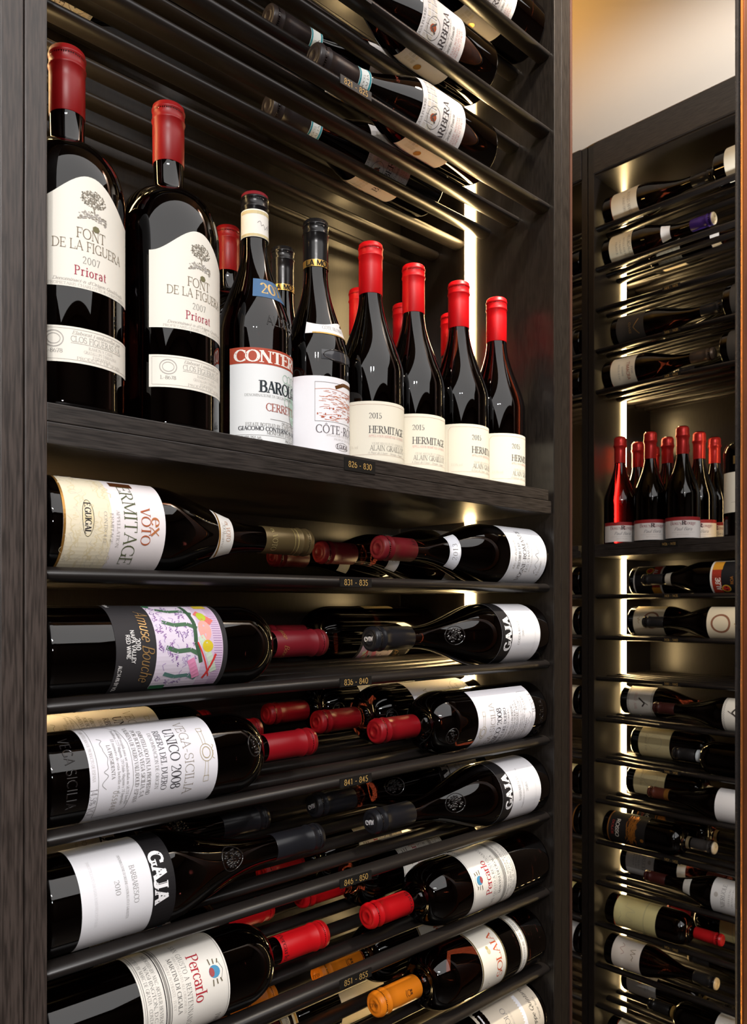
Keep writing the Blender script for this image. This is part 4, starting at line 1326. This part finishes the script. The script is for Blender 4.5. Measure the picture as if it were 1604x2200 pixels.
a.text('Paul Bara', 0, 0.027, 0.0085, ink(120, 116, 116), 'script', 0.044).line([(-0.03, 0.018), (0.03, 0.018)], 0.0004, LG).text('BOUZY FRANCE', 0, .012, .003, LG, 'light', .03)
for key, gl in (('f_rouge', None), ('f_rouge_clear', GLASS_RED)):
    far_spec(key, 'champ', [foil(186, 44, 40, 0.3, 0.4)], paper(236, 230, 226), 0.004, 0.058, a, R=0.044, half=0.056, glass=gl, cz=0.226, copts=dict(style='champ'))
a = Sheet().text('La Cuvee', 0, 0.105, 0.012, GR, 'script', 0.06).line([(-.04, .085), (.04, .085)], .0005, GR)
far_spec('f_big', 'bord', [FOILK], paper(228, 222, 206), 0.06, 0.16, a, R=0.049, H=0.33, half=0.07, neck=(0.035, 0.18, 0.2, gold(150, 120, 70)), cz=.265)

RG = 'red capped sparkling bottles on the far shelf'
ordn = ('first', 'second', 'third')
for c, Y in enumerate((1.135, 1.045, .955)):
    for r, X in enumerate((2.023, 2.122, 2.218)):
        key = 'f_rouge_clear' if (c, r) == (0, 0) else 'f_rouge'
        lab = ('red-capped bottle with red-banded label on the far shelf, %s from the left, %s row' % (ordn[c], ('front', 'middle', 'back')[r])
               if key == 'f_rouge' else 'red-capped bottle glowing translucent red, front row at the left of the far shelf')
        stand(M2, key, 1.185 - Y, X - 1.97, (8, 6, 2)[c], lab, RG)
stand(M2, 'f_big', 1.185 - .805, .075, 10, 'big dark bottle with cream label and gilt collar at the end of the far shelf')

FG = 'bottles lying on the rods of the far cabinet'
FAR = [  # spec, tier, row, side, base x, roll, label
 ('f_tan', -9, 1, 'L', .020, -12, 'topmost bottle of the far cabinet, cream label, its neck to the right'),
 ('f_tan', -9, 1, 'L', .328, -12, 'cream-label bottle at the top right of the far cabinet, cut by the jamb'),
 ('f_purple', -8, 1, 'L', .018, -12, 'lying bottle with purple capsule and white neck shield in the far cabinet'),
 ('f_purple', -8, 2, 'L', .10, -40, 'second purple-capped bottle half hidden behind the rods of the far cabinet'),
 ('f_dark', -6, 1, 'L', .045, -10, 'dark-label lying bottle on the upper rods in front of the far light strip'),
 ('f_dark', -6, 1, 'L', .352, -6, 'dark-label bottle with gold chevron by the jamb, upper of two'),
 ('f_dark', -6, 2, 'R', .43, -20, 'dark bottle behind the upper gold chevron bottle, its neck to the left'),
 ('f_timacra', -5, 1, 'L', .018, -8, 'lying bottle with cream red-lettered label and grey-brown capsule on the 1421 rods'),
 ('f_dark', -5, 1, 'L', .345, -4, 'dark-label bottle with gold chevron by the jamb, lower of two'),
 ('f_dark', -5, 2, 'R', .46, -20, 'dark bottle behind the lower gold chevron bottle, its neck to the left'),
 ('f_albe', 0, 1, 'R', .4235, 0, 'lying bottle with black, red and orange label under the far shelf'),
 ('f_albe', 0, 2, 'L', .04, 0, 'pale-edged label bottle behind the black-red-orange label under the far shelf'),
 ('f_ring', 1, 1, 'R', .425, 0, 'front lying bottle with a brown ring on cream label, neck to the left'),
 ('f_ring', 1, 2, 'L', .035, 6, 'rear lying bottle with a brown ring on cream label, base to the left'),
 ('f_bird', 3, 1, 'R', .455, 8, 'front lying bottle with scalloped bird label, dark red capsule, neck to the left'),
 ('f_bird', 3, 2, 'L', .012, 4, 'rear lying bottle with scalloped bird label beside the far light strip'),
 ('f_gilt', 4, 1, 'R', .51, 10, 'front lying bottle with gilt emblem label and pale collar in the far cabinet'),
 ('f_yellow', 4, 2, 'L', .045, 10, 'rear lying bottle with pale yellow label, base to the left'),
 ('f_plain', 5, 1, 'R', .44, 12, 'front lying bottle with plain white label and gilt-banded brown capsule'),
 ('f_yellow', 5, 2, 'L', .03, 30, 'pale yellow label showing behind the brown-capped bottle'),
 ('f_goldblack', 6, 1, 'L', .02, 14, 'front lying bottle with black and gold label, grey capsule with a pale end'),
 ('f_goldblack', 6, 2, 'L', .045, 20, 'rear lying bottle with black and gold label, its capsule beside the jamb'),
 ('f_grey', 7, 2, 'L', .012, 16, 'lying bottle with grey label beside the far light strip'),
 ('f_grey', 7, 1, 'R', .43, 18, 'front lying bottle with maroon capsule and white neck shield, neck to the left'),
 ('f_aged', 8, 1, 'L', .028, 24, 'lying bottle with yellowed old label and red capsule to the right'),
 ('f_aged', 8, 2, 'R', .45, 24, 'red-capped old-label bottle behind, its neck to the left'),
 ('f_sketch', 9, 1, 'L', .025, 24, 'lying bottle with a sketch on its cream label and pale-ended capsule'),
 ('f_sketch', 9, 2, 'R', .50, 24, 'sketch-label bottle behind near the jamb low in the far cabinet'),
 ('f_crest', 10, 2, 'L', .015, 22, 'lying bottle with grey crest label at the bottom of the far cabinet'),
 ('f_crest', 10, 1, 'R', .44, 26, 'black-capped bottle lying at the bottom of the far cabinet, neck to the left'),
 ('f_tan', 11, 1, 'L', .03, 26, 'lowest cream-label bottle of the far cabinet at the bottom edge'),
]
for key, t, r, sd, bx, rot, lab in FAR:
    lay(M2, key, t, r, sd, bx, rot, lab, FG)

# the next cabinet, seen only as a sliver past the stile
ORD = ('topmost', 'second', 'third', 'fourth', 'fifth', 'sixth', 'seventh', 'eighth', 'ninth', 'tenth', 'lowest')
for n, (t, key) in enumerate(((-8, 'f_tan'), (-6, 'f_dark'), (-5, 'f_timacra'), (0, 'f_yellow'), (1, 'f_ring'), (2, 'f_plain'), (3, 'f_ring'), (5, 'f_yellow'),
                              (6, 'f_goldblack'), (8, 'f_aged'), (9, 'f_grey'))):
    lay(M3, key, t, 1, 'R', W - .012, 10, '%s of the bottle slivers seen past the near stile' % (ORD[n] + ('' if n in (0, 10) else ' from the top')),
        'bottles glimpsed in the farther cabinet')
